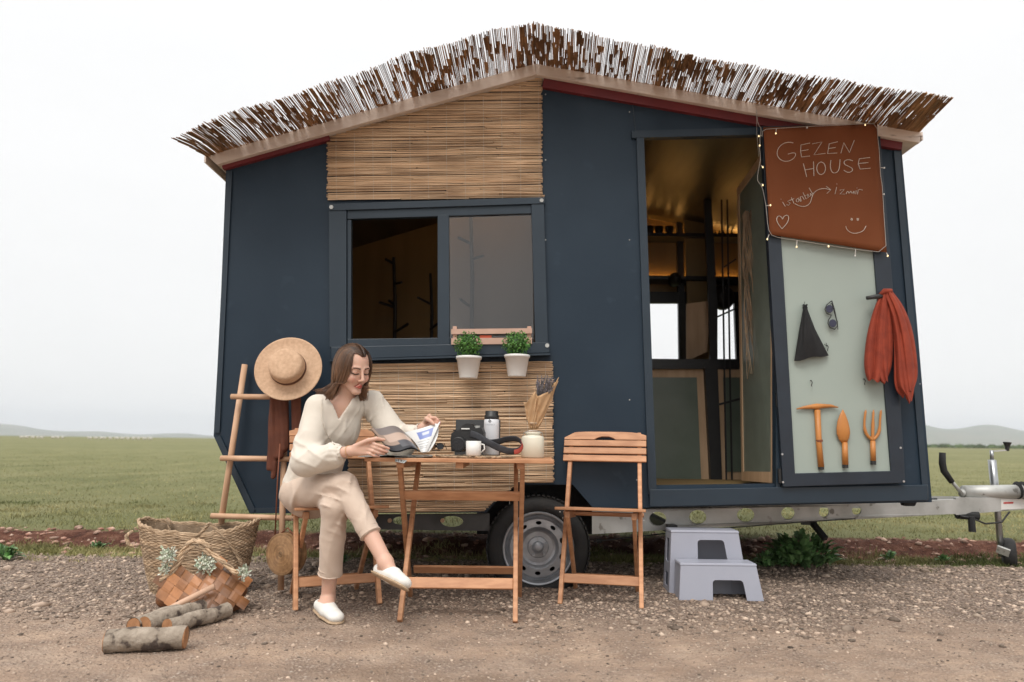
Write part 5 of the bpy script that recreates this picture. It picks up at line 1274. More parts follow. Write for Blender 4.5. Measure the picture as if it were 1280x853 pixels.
# ------------------------------------------------------------------ things on the table
mt = thing('placemat', (W(597,570,3.5).x, 3.5, ZT), 'round natural woven placemat under the camera and cup', 'placemat')
m = MB(); cc = V((W(595,570,3.48).x, 3.48, ZT+.004))
for k in range(16): r = .008+.010*k; m.tube([cc+V((r*1.12*math.cos(2*PI*j/48), r*math.sin(2*PI*j/48), 0)) for j in range(49)], .0052, 5, t=random.random(), caps=False)
for j in range(40): a = 2*PI*j/40; m.tube([cc+V((.158*1.12*math.cos(a), .158*math.sin(a), 0)), cc+V((.172*1.12*math.cos(a+.05), .172*math.sin(a+.05), .003)), cc+V((.160*1.12*math.cos(a+.12), .160*math.sin(a+.12), 0))], .004, 5, t=random.random())
m.build('weave', SEAG, mt)
# flask
YK = 3.60; c = W(614, 560, YK); c.z = ZT+.012; kp = 1/885*3.52
fk_ = thing('vacuum_flask', c, 'white insulated flask with a black screw lid on the table', 'flask')
m = MB(); m.lathe([(.036,0),(.0385,.004),(.0385,.150),(.0375,.175),(.034,.178)], 32, Matrix.Translation(c)); bd = m.build('body', mat('white_enamel', (.66,.67,.70), (.60,.61,.64), rough=.35, scale=3), fk_, smooth=True)
m = MB(); m.lathe([(.0355,.177),(.037,.179),(.037,.196),(.033,.199),(.0335,.216),(.030,.219),(.0001,.219)], 32, Matrix.Translation(c)); m.build('lid', BLACK, fk_, smooth=True)
def onfl(px, py): q = W(px, py, YK-.04); dx = q.x-c.x; return V((q.x, YK-math.sqrt(max(.0388**2-dx*dx, 0))-.0003, q.z))
m = MB(); K_ = []
for pth in ([(610.5,526.5),(612,524.5),(614,526.5),(612.5,528.5),(610.5,526.5)], [(611,527.5),(613.5,525.5)]): m.tube([onfl(*p) for p in pth], .0011, 5)
for i_, ch_ in enumerate([[(0,0),(1.2,0),(0,1.3),(1.2,1.6)], [(0,0),(1.4,0),(.7,0),(.7,1.8)], [(0,1.8),(.6,0),(1.2,1.8)], [(0,1.8),(0,0),(1.2,1.8),(1.2,0)], [(1.2,0),(0,0),(0,.9),(1,.9),(0,.9),(0,1.8),(1.2,1.8)], [(0,0),(0,1.8),(1.2,1.8)], [(0,0),(.6,.9),(1.2,0),(.6,.9),(.6,1.8)]]):
    m.tube([onfl(606.8+i_*1.75+x_*.9, 530.4+y_*.75) for x_, y_ in ch_], .0003, 4)
m.build('emblem', BLACK, bd)
# black screen or book standing behind
m = MB(); a = W(569,565,3.80); b = W(625,565,3.80); m.hexa([V((a.x,3.76,ZT)), V((b.x,3.76,ZT)), V((b.x,3.775,ZT)), V((a.x,3.775,ZT)), V((a.x,3.80,W(569,524.5,3.8).z)), V((b.x,3.80,W(569,524.5,3.8).z)), V((b.x,3.815,W(569,524.5,3.8).z)), V((a.x,3.815,W(569,524.5,3.8).z))]); o = m.build('black_folder', BLACK, bevel=.002); tag(o, 'flat black folder standing upright behind the camera and flask', 'folder')
# camera
ck = thing('camera', V((W(585,560,3.45).x, 3.45, ZT+.012)), 'black reflex camera with lens cap on the woven placemat', 'camera')
Yk = 3.47
def kp_(cx, cy, Y): return W(440+cx/4.267, 460+cy/4.267, Y)
zb = ZT+.011
m = MB(); m.prism([kp_(x_, y_, Yk) for x_, y_ in [(530,447),(525,385),(530,350),(548,338),(572,332),(590,305),(612,296),(640,300),(656,322),(690,318),(700,345),(700,380),(698,447)]], (.01,.055,0)); m.build('body', BLACK, ck, bevel=.006)
cl = kp_(573,410,Yk-.03); 
m = MB(); ax = V((-.15,-1,0)).normalized(); m.tube([cl-ax*.04, cl-ax*.01, cl-ax*.005, cl+ax*.03, cl+ax*.032], [.034,.034,.036,.036,.033], 28); ln = m.build('lens', BLACK, ck, smooth=False)
m = MB(); m.tube([cl+ax*.032, cl+ax*.034], [.029,.028], 28); m.build('lens_cap', LCD, ln)
m = MB(); q = kp_(668,322,Yk+.02); m.tube([q, q+V((0,0,.012))], .014, 20); m.build('mode_dial', SILVER, ck)
m = MB(); q = kp_(548,338,Yk+.02); m.tube([q, q+V((0,0,.007))], .008, 16); m.build('shutter_button', BLACK, ck)
m = MB(); q = kp_(605,325,Yk-.003); m.box(q, (.04,.004,.006)); m.build('mark', WHITEP, ck)
m = MB()
def strap(pts, w0=.016):
    pp = smooth_line(pts, 3); n_ = len(pp)-1
    P_ = [kp_(a, b, Y) for a, b, Y in [(p[0], p[1], 0) for p in []]]
sp3 = [(632,352,Yk-.04),(670,365,Yk-.08),(720,395,Yk-.10),(780,425,Yk-.11),(840,445,Yk-.11),(885,440,Yk-.08),(905,410,Yk-.04),(890,385,Yk-.02),(860,378,Yk),(820,382,Yk+.02),(770,395,Yk+.03),(700,400,Yk+.03)]
P_ = [kp_(*p) for p in sp3]
def cr_interp(P, k=5):
    out = []
    for i in range(len(P)-1):
        p0, p1, p2, p3 = P[max(i-1,0)], P[i], P[i+1], P[min(i+2,len(P)-1)]
        for j in range(k):
            t = j/k; out.append(.5*((2*p1)+(p2-p0)*t+(2*p0-5*p1+4*p2-p3)*t*t+(3*p1-p0-3*p2+p3)*t**3))
    return out+[P[-1]]
P_ = cr_interp(P_, 5); m = MB(); m.tube(P_, .0165, 8, flat=.12, up=(0,0,1)); stp = m.build('strap', mat('grey_strap', (.035,.038,.045), (.05,.052,.06), rough=.9, scale=30), ck, smooth=True)
seg = P_[22:34]; m = MB(); m.tube([p+V((.0035,-.002,0)) for p in seg], .0145, 8, flat=.12, up=(0,0,1)); m.build('red_lining', mat('red_lining', (.45,.07,.05)), stp, smooth=True)
# small white cup beside the lens: a short white extender on its side
cw = kp_(648,424,Yk-.13); cw.z = ZT+.012
wc_ = thing('white_cup', cw, 'small square white cup in front of the camera', 'cup')
m = MB(); hh = kp_(648,390,cw.y).z-cw.z; m.lathe([(.031,0),(.0345,.003),(.036,hh),(.0335,hh),(.032,hh-.02),(.0001,hh-.02)], 28, Matrix.Translation(cw)); m.build('body', WHITEP, wc_, smooth=True)
m = MB(); m.tube([cw+V((.034,0,hh*.8)), cw+V((.049,0,hh*.75)), cw+V((.052,0,hh*.45)), cw+V((.034,0,hh*.2))], .0035, 8); m.build('handle', WHITEP, wc_, smooth=True)
# jar with dried lavender in kraft paper
jc = W(666, 560, 3.62); jc.z = ZT
jr = thing('ceramic_jar', jc, 'ivory enamel jar holding the paper wrapped lavender', 'jar')
m = MB(); r1 = .058; m.lathe([(r1-.004,0),(r1,.004),(r1,.098),(r1-.004,.106),(.034,.112),(.036,.116),(.040,.120),(.040,.126),(.034,.127),(.032,.12),(.0001,.11)], 40, Matrix.Translation(jc)); m.build('body', IVORY, jr, smooth=True)
m = MB(); m.tube([jc+V((-.052,0,.10)), jc+V((-.045,-.01,.125)), jc+V((-.02,-.02,.133)), jc+V((.02,-.02,.133)), jc+V((.045,-.01,.125)), jc+V((.052,0,.10))], .002, 6); m.build('wire_handle', STEEL, jr, smooth=True)
lw = thing('lavender_bouquet', jc+V((0,0,.125)), 'dried lavender wrapped in brown kraft paper in the ivory jar', 'bouquet')
m = MB(); YL = 3.62
def cone(u, v):
    a0 = kp_(950,326,YL).lerp(kp_(985,326,YL), u); lx = [(915,180),(930,190),(975,125),(985,150),(998,155),(1060,120),(1104,52)]
    t_ = u*(len(lx)-1); i_ = min(int(t_), len(lx)-2); fq = t_-i_; px = lx[i_][0]*(1-fq)+lx[i_+1][0]*fq; py = lx[i_][1]*(1-fq)+lx[i_+1][1]*fq
    b = kp_(px, py, YL); vv = v**.72; p = a0.lerp(b, v); p.x = (a0.x*(1-vv)+b.x*vv); p.y -= .045*math.sin(PI*u)*(.3+.7*v) + .009*math.sin(u*15+v*4)*v**.5+.004*math.sin(u*31-v*9); p.z += .003*math.sin(u*23+v*11)
    return p
m.grid(cone, 28, 14, .002); 
def cone2(u, v):
    a0 = kp_(950,326,YL).lerp(kp_(985,326,YL), u); b = kp_(925,200,YL).lerp(kp_(1100,70,YL), u); b.z += .02*math.sin(PI*u); p = a0.lerp(b, v); p.y += .04*math.sin(PI*u)*(.4+.6*v); return p
m.grid(cone2, 20, 10, .002); m.build('paper_wrap', KRAFT, lw, smooth=True)
m = MB()
for k in range(95):
    a = kp_(random.uniform(970,990), 250, YL+random.uniform(-.01,.01)); e_ = kp_(random.uniform(983,1080), random.uniform(38,125), YL+random.uniform(-.035,.03)); pp = [a, a.lerp(e_,.7)+V((random.uniform(-.004,.004),0,0)), e_]
    m.tube(pp, .0008, 4, t=.3); 
    for j in range(6): q = e_.lerp(a, j*.035)+V((random.uniform(-.003,.003),random.uniform(-.003,.003),0)); m.ell(q, (.0027,.0027,.0038), n=5, t=random.random())
m.build('lavender', LAV, lw)
m = MB(); c_ = kp_(968,296,YL); m.lathe([(.021,-.006),(.024,0),(.021,.006)], 20, Matrix.Translation(c_)); m.build('twine', SEAG, lw)
# keys and small dark glasses
m = MB()
GL = thing('spectacles', W(552,562,3.45), 'small dark tortoiseshell spectacles lying beside the magazine', 'spectacles')
for cx in (428, 470):
    c_ = kp_(cx, 418, 3.42); Mx = Matrix.Translation(c_) @ Matrix.Rotation(rad(75), 4, 'X') @ Matrix.Rotation(rad(15), 4, 'Y')
    m = MB(); m.tube([Mx @ V((.017*math.cos(2*PI*j/20), .014*math.sin(2*PI*j/20), 0)) for j in range(21)], .0028, 6, caps=False); m.tube([Mx @ V((.0,0,0)), Mx @ V((0,0,.001))], .014, 16); m.build('rim', LCD if cx == 470 else mat('tortoise', (.25,.13,.04), (.04,.02,.01), scale=60), GL)
m = MB(); m.tube([kp_(440,405,3.42), kp_(452,402,3.41), kp_(460,405,3.42)], .0022, 6); m.tube([kp_(412,415,3.43), kp_(430,440,3.50), kp_(470,440,3.55)], .002, 6); m.tube([kp_(492,405,3.42), kp_(505,435,3.5)], .002, 6); m.build('frame', LCD, GL)
# cups and bottles on the inner shelves
CUPB = mat('dark_cup', (.03,.02,.015), rough=.4)
p0 = None
for k, px in enumerate((812, 824, 837)):
    c_ = W(px, 300, YB-.1); c_.z = zsh1+.015
    if p0 is None:
        m = MB(); m.lathe([(.025,0),(.028,.003),(.040,.085),(.037,.085),(.03,.02),(.0001,.015)], 20, Matrix.Translation(c_)); p0 = o = m.build('cup', CUPB, at=c_, smooth=True)
    else: o = p0.copy(); COL.objects.link(o); o.location = c_
    tag(o, 'dark cup on the upper shelf inside the doorway', 'cup', 'dark cups on the upper shelf')
p0 = None
for k in range(6):
    c_ = W(889+k*5.2, 300, YB-.1); c_.z = zsh1+.015
    if p0 is None:
        m = MB(); m.lathe([(.012,0),(.014,.003),(.014,.035),(.006,.045),(.006,.06),(.0001,.06)], 12, Matrix.Translation(c_)); p0 = o = m.build('spice_bottle', CUPB, at=c_, smooth=True)
    else: o = p0.copy(); COL.objects.link(o); o.location = c_
    tag(o, 'tiny bottle in the row on the lit shelf behind the glazing bars', 'bottle', 'row of tiny bottles on the inner shelf')
for px, py, s_, lab in ((843,350,.055,'dark round helmet like pot on the lower shelf beside the post'), (903,372,.10,'large dark rounded bag hanging behind the glazing bars')):
    m = MB(); m.ell(W(px, py, YB-.2), (s_,.09,s_*1.1), n=20); o = m.build('dark_pot' if px < 850 else 'hanging_bag', BLACK, smooth=True); tag(o, lab, 'pot' if px < 850 else 'bag')
# ------------------------------------------------------------------ leafy weeds
def weed(px, py, R_, Hh, n_, lab, Ls=.1, grp=None, yofs=0):
    b = H(px, py); b.y += yofs; b.z = float(gz(np.array(b.x), np.array(b.y))); m = MB()
    for k in range(n_):
        a = random.uniform(0, 6.28); tilt = random.uniform(.1, 1.25); L_ = Ls*random.uniform(.6,1.3); r0 = R_*random.random()**.6*.5
        p0_ = b + V((math.cos(a)*r0, math.sin(a)*r0*.6, Hh*random.uniform(0,.75)*(1-r0/R_*.6))); d_ = V((math.cos(a)*math.sin(tilt), math.sin(a)*math.sin(tilt)*.7, math.cos(tilt))); s_ = d_.cross(V((0,0,1))).normalized(); up_ = s_.cross(d_); wd = L_*random.uniform(.16,.26); t_ = random.random(); vs = []
        N_ = 6
        for j in range(N_+1):
            u = j/N_; c_ = p0_ + d_*L_*u - V((0,0,1))*L_*.35*u*u; w_ = wd*math.sin(PI*min(u*.9+.08,1))*(1+.25*(-1)**j); vs += [c_-s_*w_+up_*w_*.4, c_, c_+s_*w_+up_*w_*.4]
        fs = []
        for j in range(N_): fs += [(j*3,j*3+1,j*3+4,j*3+3),(j*3+1,j*3+2,j*3+5,j*3+4)]
        m.add(vs, fs, t_)
    for k in range(10): a = random.uniform(0,6.28); m.tube([b, b+V((math.cos(a)*R_*.3, math.sin(a)*R_*.2, Hh*.7))], .003, 4, t=.2)
    o = m.build('leafy_weed', WEED, at=b); tag(o, lab, 'weed', grp); return o
weed(1002, 708, .40, .25, 420, 'large dark green leafy weed growing behind the step stool', .10)
weed(958, 709, .10, .12, 70, 'small leafy weed at the left edge of the large green weed', .06)
weed(1112, 700, .06, .06, 26, 'small grey green weed under the front of the drawbar', .06)
weed(1180, 702, .06, .05, 26, 'grey green weed on the verge, left of the jockey wheel', .06)
weed(5, 700, .14, .10, 60, 'blue green weed at the left edge of the photo', .08)
weed(92, 692, .10, .07, 50, 'round low weed growing on the red soil bank at left', .05, yofs=.3)
weed(430, 705, .06, .05, 24, 'dark little weed behind the stretcher of the occupied chair', .05)
# ------------------------------------------------------------------ the seated woman
from mathutils.bvhtree import BVHTree
A = lambda v: np.array(v[:], float)
SKIN = attrmat('skin', rough=.5, sss=.12, bump=.05, bscale=350, fine=.05, bdist=.001)
Fb = V((.55,-.835,0)).normalized(); Lb_ = V((.835,.55,0)).normalized(); UP = V((0,0,1))
pel = W(391,612,3.62); hipR = pel - Lb_*.085 + V((0,0,-.005)); hipL = pel + Lb_*.085
knR = W(430,607,3.31); knL = W(419,633,3.31); anR = W(482,703,3.17); anL = W(410,748,3.43)
waist = W(396,580,3.60); chest = W(414,532,3.53); nb = W(431,494,3.475); hb = W(438,477,3.435)
shR = W(397,509,3.43); shL = W(466,504,3.57)
elR = W(383,577,3.35); wrR = W(438,564,3.215)
elL = W(500,556,3.52); wrL = W(529,535,3.42)
# head frame
ya = rad(43); hF = V((math.sin(ya)*math.cos(rad(20)), -math.cos(ya)*math.cos(rad(20)), -math.sin(rad(20))))
hL = V((math.cos(ya), math.sin(ya), .06)).normalized(); hU = hF.cross(hL)*-1 if hF.cross(hL).z < 0 else hF.cross(hL); hL = (hU.cross(hF)).normalized(); hU = hF.cross(hL).normalized()
HC = W(441.5,461.5,3.42)
hp = lambda f, l, u: HC + hF*f + hL*l + hU*u
HR = Matrix((hF, hL, hU))   # rows: local axes
HSC = .93; HRT = HR.transposed()
def hq(f, l, u): return A(hp(f*HSC, l*HSC, u*HSC))
f = Field((-1.32,2.98,-.01), (-.28,3.86,1.32), .0034)
hr = lambda *r: tuple(x*HSC for x in r)
# torso, neck
f.cap(A(pel), A(waist), .095, .095, k=.03, flat=(Fb, .8)); f.cap(A(waist), A(chest), .098, .115, k=.04, flat=(Fb, .75)); f.cap(A(chest), A(nb-V((0,0,.045))), .112, .070, k=.04, flat=(Fb, .72))
f.cap(A(shR), A(shL), .048, .048, k=.03)
f.cap(A(nb-V((0,0,.03))), A(hp(-.02,0,-.05)), .050, .046, k=.015)
# legs
f.cap(A(hipR.lerp(knR,.06)), A(knR), .066, .050, k=.02); f.cap(A(knR), A(anR), .048, .031, k=.012); f.cap(A(hipL), A(knL), .078, .052, k=.02); f.cap(A(knL), A(anL), .048, .031, k=.012)
f.cap(A(knR.lerp(anR,.25)+V((-.008,.012,-.01))), A(knR.lerp(anR,.5)+V((-.006,.01,0))), .046, .038, k=.02); f.cap(A(knL.lerp(anL,.25)+V((0,.015,0))), A(knL.lerp(anL,.5)+V((0,.01,0))), .046, .038, k=.02)
ftR = (W(476,713,3.215), W(505,727,3.07)); gl = H(417,782); gh = H(403,767)
ftL = (V((gh.x, gh.y-.03, .045)), V((gl.x, gl.y+.035, .030)))
for an, (he, to) in ((anR, ftR), (anL, ftL)):
    f.cap(A(an), A(he.lerp(to,.12)), .031, .030, k=.012); f.cap(A(he.lerp(to,.1)), A(he.lerp(to,.95)), .029, .024, k=.012); f.cap(A(an), A(he.lerp(to,.55)), .030, .028, k=.015)
# arms
f.cap(A(shR), A(elR), .046, .038, k=.02); f.cap(A(elR), A(wrR), .038, .0235, k=.015, flat=None); f.cap(A(shL), A(elL), .046, .038, k=.02); f.cap(A(elL), A(wrL), .038, .0235, k=.015)
# hands
def hand(wr, kn, nrm, side, fingers, thumb):   # kn: centre of the knuckles, side: index-ward direction
    kn = V(kn); side = V(side).normalized(); d = (kn-wr).normalized()
    f.cap(A(wr), A(wr.lerp(kn,.35)), .0225, .0205, k=.008, flat=(nrm, .78))
    for j, o in enumerate((.027,.009,-.009,-.026)):
        f.cap(A(wr.lerp(kn,.25)+side*o*.45), A(kn+side*o-d*abs(o)*.15), .0145, .0112, k=.007)
    for j, (o, pts) in enumerate(zip((.027,.009,-.009,-.026), fingers)):
        p = kn+side*o-d*abs(o)*.15; rs = [.0095,.0085,.0078,.0065]; sc_ = (.95,1,.95,.8)[j]
        P = [p]+[V(q) for q in pts]
        for a in range(len(P)-1): f.cap(A(P[a]), A(P[a+1]), rs[a]*(.95 if j < 3 else .85), rs[a+1]*(.95 if j < 3 else .85), k=.0015)
    T = [wr.lerp(kn,.25)+side*.015]+[V(q) for q in thumb]
    for a in range(len(T)-1): f.cap(A(T[a]), A(T[a+1]), (.0135,.0105,.0092)[a], (.0105,.0092,.0075)[a], k=.003)
dcm = V((0,-1,0))
# right hand: back of the hand to the camera, fingers under the page, thumb on it
kR = W(460,556,3.185)
fing = []
for (a, b, c_) in (((470,556),(479,558.5),(486,561)), ((469,560),(477,563),(484,565)), ((466,564),(473,566.5),(480,567.5)), ((462,567.5),(468,570),(474,570.5))):
    fing.append([W(*a,3.17), W(*b,3.175), W(*c_,3.19)])
kR2 = W(460,559,3.185)
hand(wrR, kR2, V((.1,-1,.3)), V((.05,-.1,1)), fing, [W(461,550.5,3.165), W(471,548.5,3.175), W(480,550,3.19)])
# left hand: fingers curled over the top edge of the page
kL = W(536,526,3.41)
fing = []
for (a, b, c_) in (((539,522.5),(544.5,522.5),(548,526)), ((541,525),(547,525),(550,528.5)), ((541,528.5),(546.5,528.5),(549,531.5)), ((540,532),(545,532),(547,534))):
    fing.append([W(*a,3.375), W(*b,3.36), W(*c_,3.37)])
hand(wrL, kL, V((.3,-1,0)), V((.2,.1,1)), fing, [W(533,523.5,3.37), W(538,526,3.35), W(542,530,3.345)])
# head
f.ell(hq(-.012,0,.035), hr(.098,.076,.090), HRT, k=.01)
f.ell(hq(.030,0,-.020), hr(.060,.055,.085), HRT, k=.02)
f.cap(hq(.0,.052,-.045), hq(.066,.010,-.100), .018, .014, k=.02); f.cap(hq(.0,-.052,-.045), hq(.066,-.010,-.100), .018, .014, k=.02)
f.ell(hq(.074,0,-.101), hr(.017,.020,.014), HRT, k=.012)
for s in (-1, 1):
    f.ell(hq(.058,s*.038,-.030), hr(.028,.022,.024), HRT, k=.018)
    f.ell(hq(.094,s*.031,.006), hr(.016,.019,.013), HRT, k=.012, mode='sub')
    f.ell(hq(.0755,s*.031,.004), hr(.0145,.0165,.0125), HRT, k=.003)
    f.cap(hq(.086,s*.014,.026), hq(.074,s*.046,.025), .005, .005, k=.015)
    f.cap(hq(.104,s*.009,-.034), hq(.098,s*.011,-.036), .0065, .006, k=.006)
    f.ell(hq(-.008,s*.071,-.022), hr(.014,.007,.024), HRT, k=.004)
f.cap(hq(.092,0,.014), hq(.114,0,-.026), .0065, .0085, k=.008); f.ell(hq(.113,0,-.029), hr(.0095,.010,.0085), HRT, k=.005)
for s in (-1, 1):
    f.cap(hq(.0985,0,-.0580), hq(.088,s*.018,-.0690), .0055, .003, k=.005); f.cap(hq(.0965,0,-.0700), hq(.088,s*.015,-.0705), .0066, .003, k=.005)
f.cap(hq(.0985,-.016,-.0640), hq(.0985,.016,-.0640), .0015, .0015, k=.003, mode='sub')
v, q = f.mesh()
P = v - A(HC); lf = P @ A(hF)/HSC; ll = P @ A(hL)/HSC; lu = P @ A(hU)/HSC
col = np.tile(np.array([.62,.385,.29]), (len(v), 1))
inh = (abs(ll) < .085) & (lf > -.1) & (lf < .13) & (abs(lu) < .14)
def blend(mask, c_, a): 
    mm = (np.clip(mask, 0, 1)*a)[:,None]; col[:] = col*(1-mm)+np.array(c_)*mm
g_ = lambda x, s: np.exp(-(x/s)**2)
fr_ = inh & (lf > .05)
for s in (-1, 1):
    blend(fr_*g_(ll-s*.040,.020)*g_(lu+.032,.016), (.62,.25,.19), .45)
    blend(fr_*((abs(ll-s*.031) < .019))*g_(lu-(.0285-((abs(ll)-.034)*7)**2*.02),.0032), (.09,.045,.03), .9)
    blend(fr_*(abs(ll-s*.031) < .0195)*g_(lu-(-.0045+((abs(ll)-.031)*40)**2*.004),.0030), (.03,.018,.014), .95)
    blend(fr_*g_(ll-s*.031,.018)*g_(lu-.008,.008), (.40,.21,.15), .5)
    blend(fr_*g_(ll-s*.009,.004)*g_(lu+.041,.003), (.25,.10,.07), .6)
lip = fr_*(abs(ll) < .0205)*(lu < -.0540+.0022*np.cos(ll*190)-abs(ll)*.62)*(lu > -.0775+abs(ll)*.22)
blend(lip*1.0, (.42,.065,.05), .88)
blend(fr_*(abs(ll) < .019)*g_(lu+.0640,.0012), (.18,.02,.02), .8)
# knuckles and fingertips a little redder
hd = lambda c_, r: np.exp(-(np.linalg.norm(v-A(c_), axis=1)/r)**2)
blend(hd(W(548,528,3.37), .03)+hd(W(484,563,3.19), .03), (.66,.30,.22), .45)
root = thing('person', V((pel.x, pel.y, 0)), 'seated woman in cream blouse and beige trousers reading a magazine, legs crossed', 'person')
body = npmesh('body', v, q, SKIN, root, paint=col)
bvb = BVHTree.FromPolygons([tuple(p) for p in v], [tuple(int(i) for i in fc) for fc in q])
def onface(l_, u_, off=.0008):
    o_ = V(hq(.20, l_, u_).tolist()); h_ = bvb.ray_cast(o_, -hF); return h_[0]+hF*off if h_[0] else None
LASH = mat('lashes', (.02,.012,.01)); BROW = mat('brows', (.07,.035,.022), rough=.8)
for s_ in (-1, 1):
    pts = [onface(s_*l_, u_) for l_, u_ in ((.016,.001),(.021,-.0035),(.028,-.0055),(.036,-.0050),(.043,-.001),(.048,.003))]
    if all(pts): m = MB(); m.tube(cr_interp(pts, 3), [.001]+[.0021]*(len(cr_interp(pts,3))-2)+[.0006], 6); m.build('eyelashes', LASH, body, smooth=True)
    pts = [onface(s_*l_, u_) for l_, u_ in ((.013,.023),(.022,.0270),(.033,.0290),(.042,.0265),(.049,.0205))]
    if all(pts): m = MB(); cc_ = cr_interp(pts, 3); m.tube(cc_, [.0015+.0012*math.sin(PI*min(i/len(cc_)+.25,1)) for i in range(len(cc_))], 6, flat=.5); m.build('eyebrow', BROW, body, smooth=True)
# ---- trousers
f = Field((-1.32,3.0,.08), (-.4,3.9,.78), .0050)
f.cap(A(pel+V((0,0,-.01))), A(waist+V((0,0,-.0))), .135, .115, k=.03, flat=(Fb, .86))
f.cap(A(hipL+V((0,0,-.012))), A(knL), .090, .062, k=.04)
f.cap(A(knL), A(knL.lerp(anL,.74)), .061, .052, k=.02, cut=True)
f.cap(A(hipR+V((.012,0,-.010))), A(knR), .088, .060, k=.010)
f.cap(A(knR), A(knR.lerp(anR,.66)), .059, .046, k=.018, cut=True)
f.cap(A(pel-Lb_*.055+V((0,.02,-.02))), A(pel+Lb_*.10+V((0,.02,-.02))), .098, .10, k=.03)
def tw(x, y, z):
    k1 = np.exp(-(((x-knR.x)**2+(y-knR.y)**2+(z-knR.z)**2)/.12**2)); k2 = np.exp(-(((x-knL.x)**2+(y-knL.y)**2+(z-knL.z)**2)/.12**2)); kp2 = np.exp(-(((x-hipR.x-.06)**2+(y-hipR.y)**2+(z-hipR.z)**2)/.14**2))
    a = .0022*np.sin(x*60+z*85+2*np.sin(y*30))+.0014*np.sin(x*130-z*90+y*70)
    return creases(x, y, z, (.75,0,-.35), 40, .012, 1.0)*(.3+kp2) + (k1+k2)*creases(x, y, z, (.35,.2,.95), 75, .009, 1.0) + creases(x, y, z, (.9,.3,.12), 34, .006, 1.0) + .4*folds(x, y, z, (.9,.3,.1), 40, .003, 1.0)
f.wrinkle(tw)
v, q = f.mesh(); tr_ = npmesh('trousers', v, q, CHINO, root)
m = MB()
for kn, an, t_, r_ in ((knL, anL, .74, .0525), (knR, anR, .66, .0465)):
    c_ = kn.lerp(an, t_); d_ = (an-kn).normalized(); u_ = d_.orthogonal().normalized(); w_ = d_.cross(u_)
    for o in (-.006, -.030): m.tube([c_+d_*(o)+(u_*math.cos(2*PI*j/40)+w_*math.sin(2*PI*j/40))*(r_+.0005*math.sin(j*2.3)) for j in range(41)], .0018 if o < -.01 else .0035, 6, caps=False)
m.build('hem', CHINO, tr_, smooth=True)
# ---- blouse
f = Field((-1.36,3.1,.50), (-.40,3.9,1.12), .0046)
f.cap(A(pel+V((-.01,0,.02))), A(waist), .142, .122, k=.03, flat=(Fb, .86), cuta=False)
f.cap(A(waist), A(chest), .118, .133, k=.045, flat=(Fb, .80)); f.cap(A(chest), A(nb-V((0,0,.045))), .130, .088, k=.05, flat=(Fb, .78))
f.cap(A(chest+Fb*.045-Lb_*.055), A(chest+Fb*.04-Lb_*.05-V((0,0,.03))), .062, .06, k=.05); f.cap(A(chest+Fb*.045+Lb_*.055), A(chest+Fb*.04+Lb_*.05-V((0,0,.03))), .062, .06, k=.05)
f.cap(A(shR+V((.01,0,-.004))), A(shL+V((-.01,0,-.004))), .057, .057, k=.03)
cuR = elR.lerp(wrR, .80); cuL = elL.lerp(wrL, .84)
f.cap(A(shR), A(elR+V((-.004,0,.006))), .060, .070, k=.022); f.cap(A(elR+V((0,0,-.002))), A(elR.lerp(wrR,.62)+V((0,0,-.004))), .070, .058, k=.02); f.cap(A(elR.lerp(wrR,.60)), A(cuR), .054, .034, k=.01, cut=True)
f.cap(A(shL), A(elL), .063, .072, k=.022); f.cap(A(elL), A(elL.lerp(wrL,.55)), .070, .056, k=.02); f.cap(A(elL.lerp(wrL,.5)), A(cuL), .052, .034, k=.01, cut=True)
# V neck: wedge cut out of the front
vb = W(427.5,524,3.39); 
sl, g = f.block(A(vb)-np.array((.16,.2,.01)), A(vb)+np.array((.16,.2,.24)))
p = [g[i]-vb[i] for i in range(3)]
lat = p[0]*Lb_.x+p[1]*Lb_.y; fw = p[0]*Fb.x+p[1]*Fb.y; hgt = p[2]
wd_ = np.maximum(.50*hgt, 0)+.002
d = np.maximum(np.maximum(abs(lat)-wd_*np.clip(1.0, 0, 1), -hgt), -(fw+.115))*.9
f.op(sl, d.astype(np.float32), 0, 'sub')
f.cap(A(nb-V((0,0,.02))), A(hb+V((0,0,.05))), .056, .060, k=.004, mode='sub')
# fabric creases and cuff gathers
def bwk(x, y, z):
    s1 = (x-shR.x)*Lb_.x+(y-shR.y)*Lb_.y
    a = .0016*np.sin(x*70+z*30+2*np.sin(z*25))+.0012*np.sin(x*150-z*60+y*40)
    arm = np.exp(-(((x-elR.x)**2+(y-elR.y)**2+(z-elR.z)**2)/.13**2)); arm2 = np.exp(-(((x-elL.x)**2+(y-elL.y)**2+(z-elL.z)**2)/.12**2))
    hem = np.exp(-((z-.60)/.07)**2)
    gath = np.exp(-(((x-cuR.x)**2+(y-cuR.y)**2+(z-cuR.z)**2)/.075**2))
    gu = ((y-cuR.y)*.7+(z-cuR.z))
    return creases(x, y, z, (.9,.2,.30), 36, .009, 1.0) + creases(x, y, z, (.75,.1,-.4), 60, .005, 1.3) + arm*creases(x, y, z, (.55,-.2,.95), 55, .013, 1.0) + arm2*creases(x, y, z, (.6,0,.8), 55, .010, 1.0) + hem*creases(x, y, z, (.9,.4,.2), 55, .010, .8) + gath*.0028*np.sin(gu*260)
f.wrinkle(bwk)
v, q = f.mesh(); bl = npmesh('blouse', v, q, LINEN, root)
m = MB()
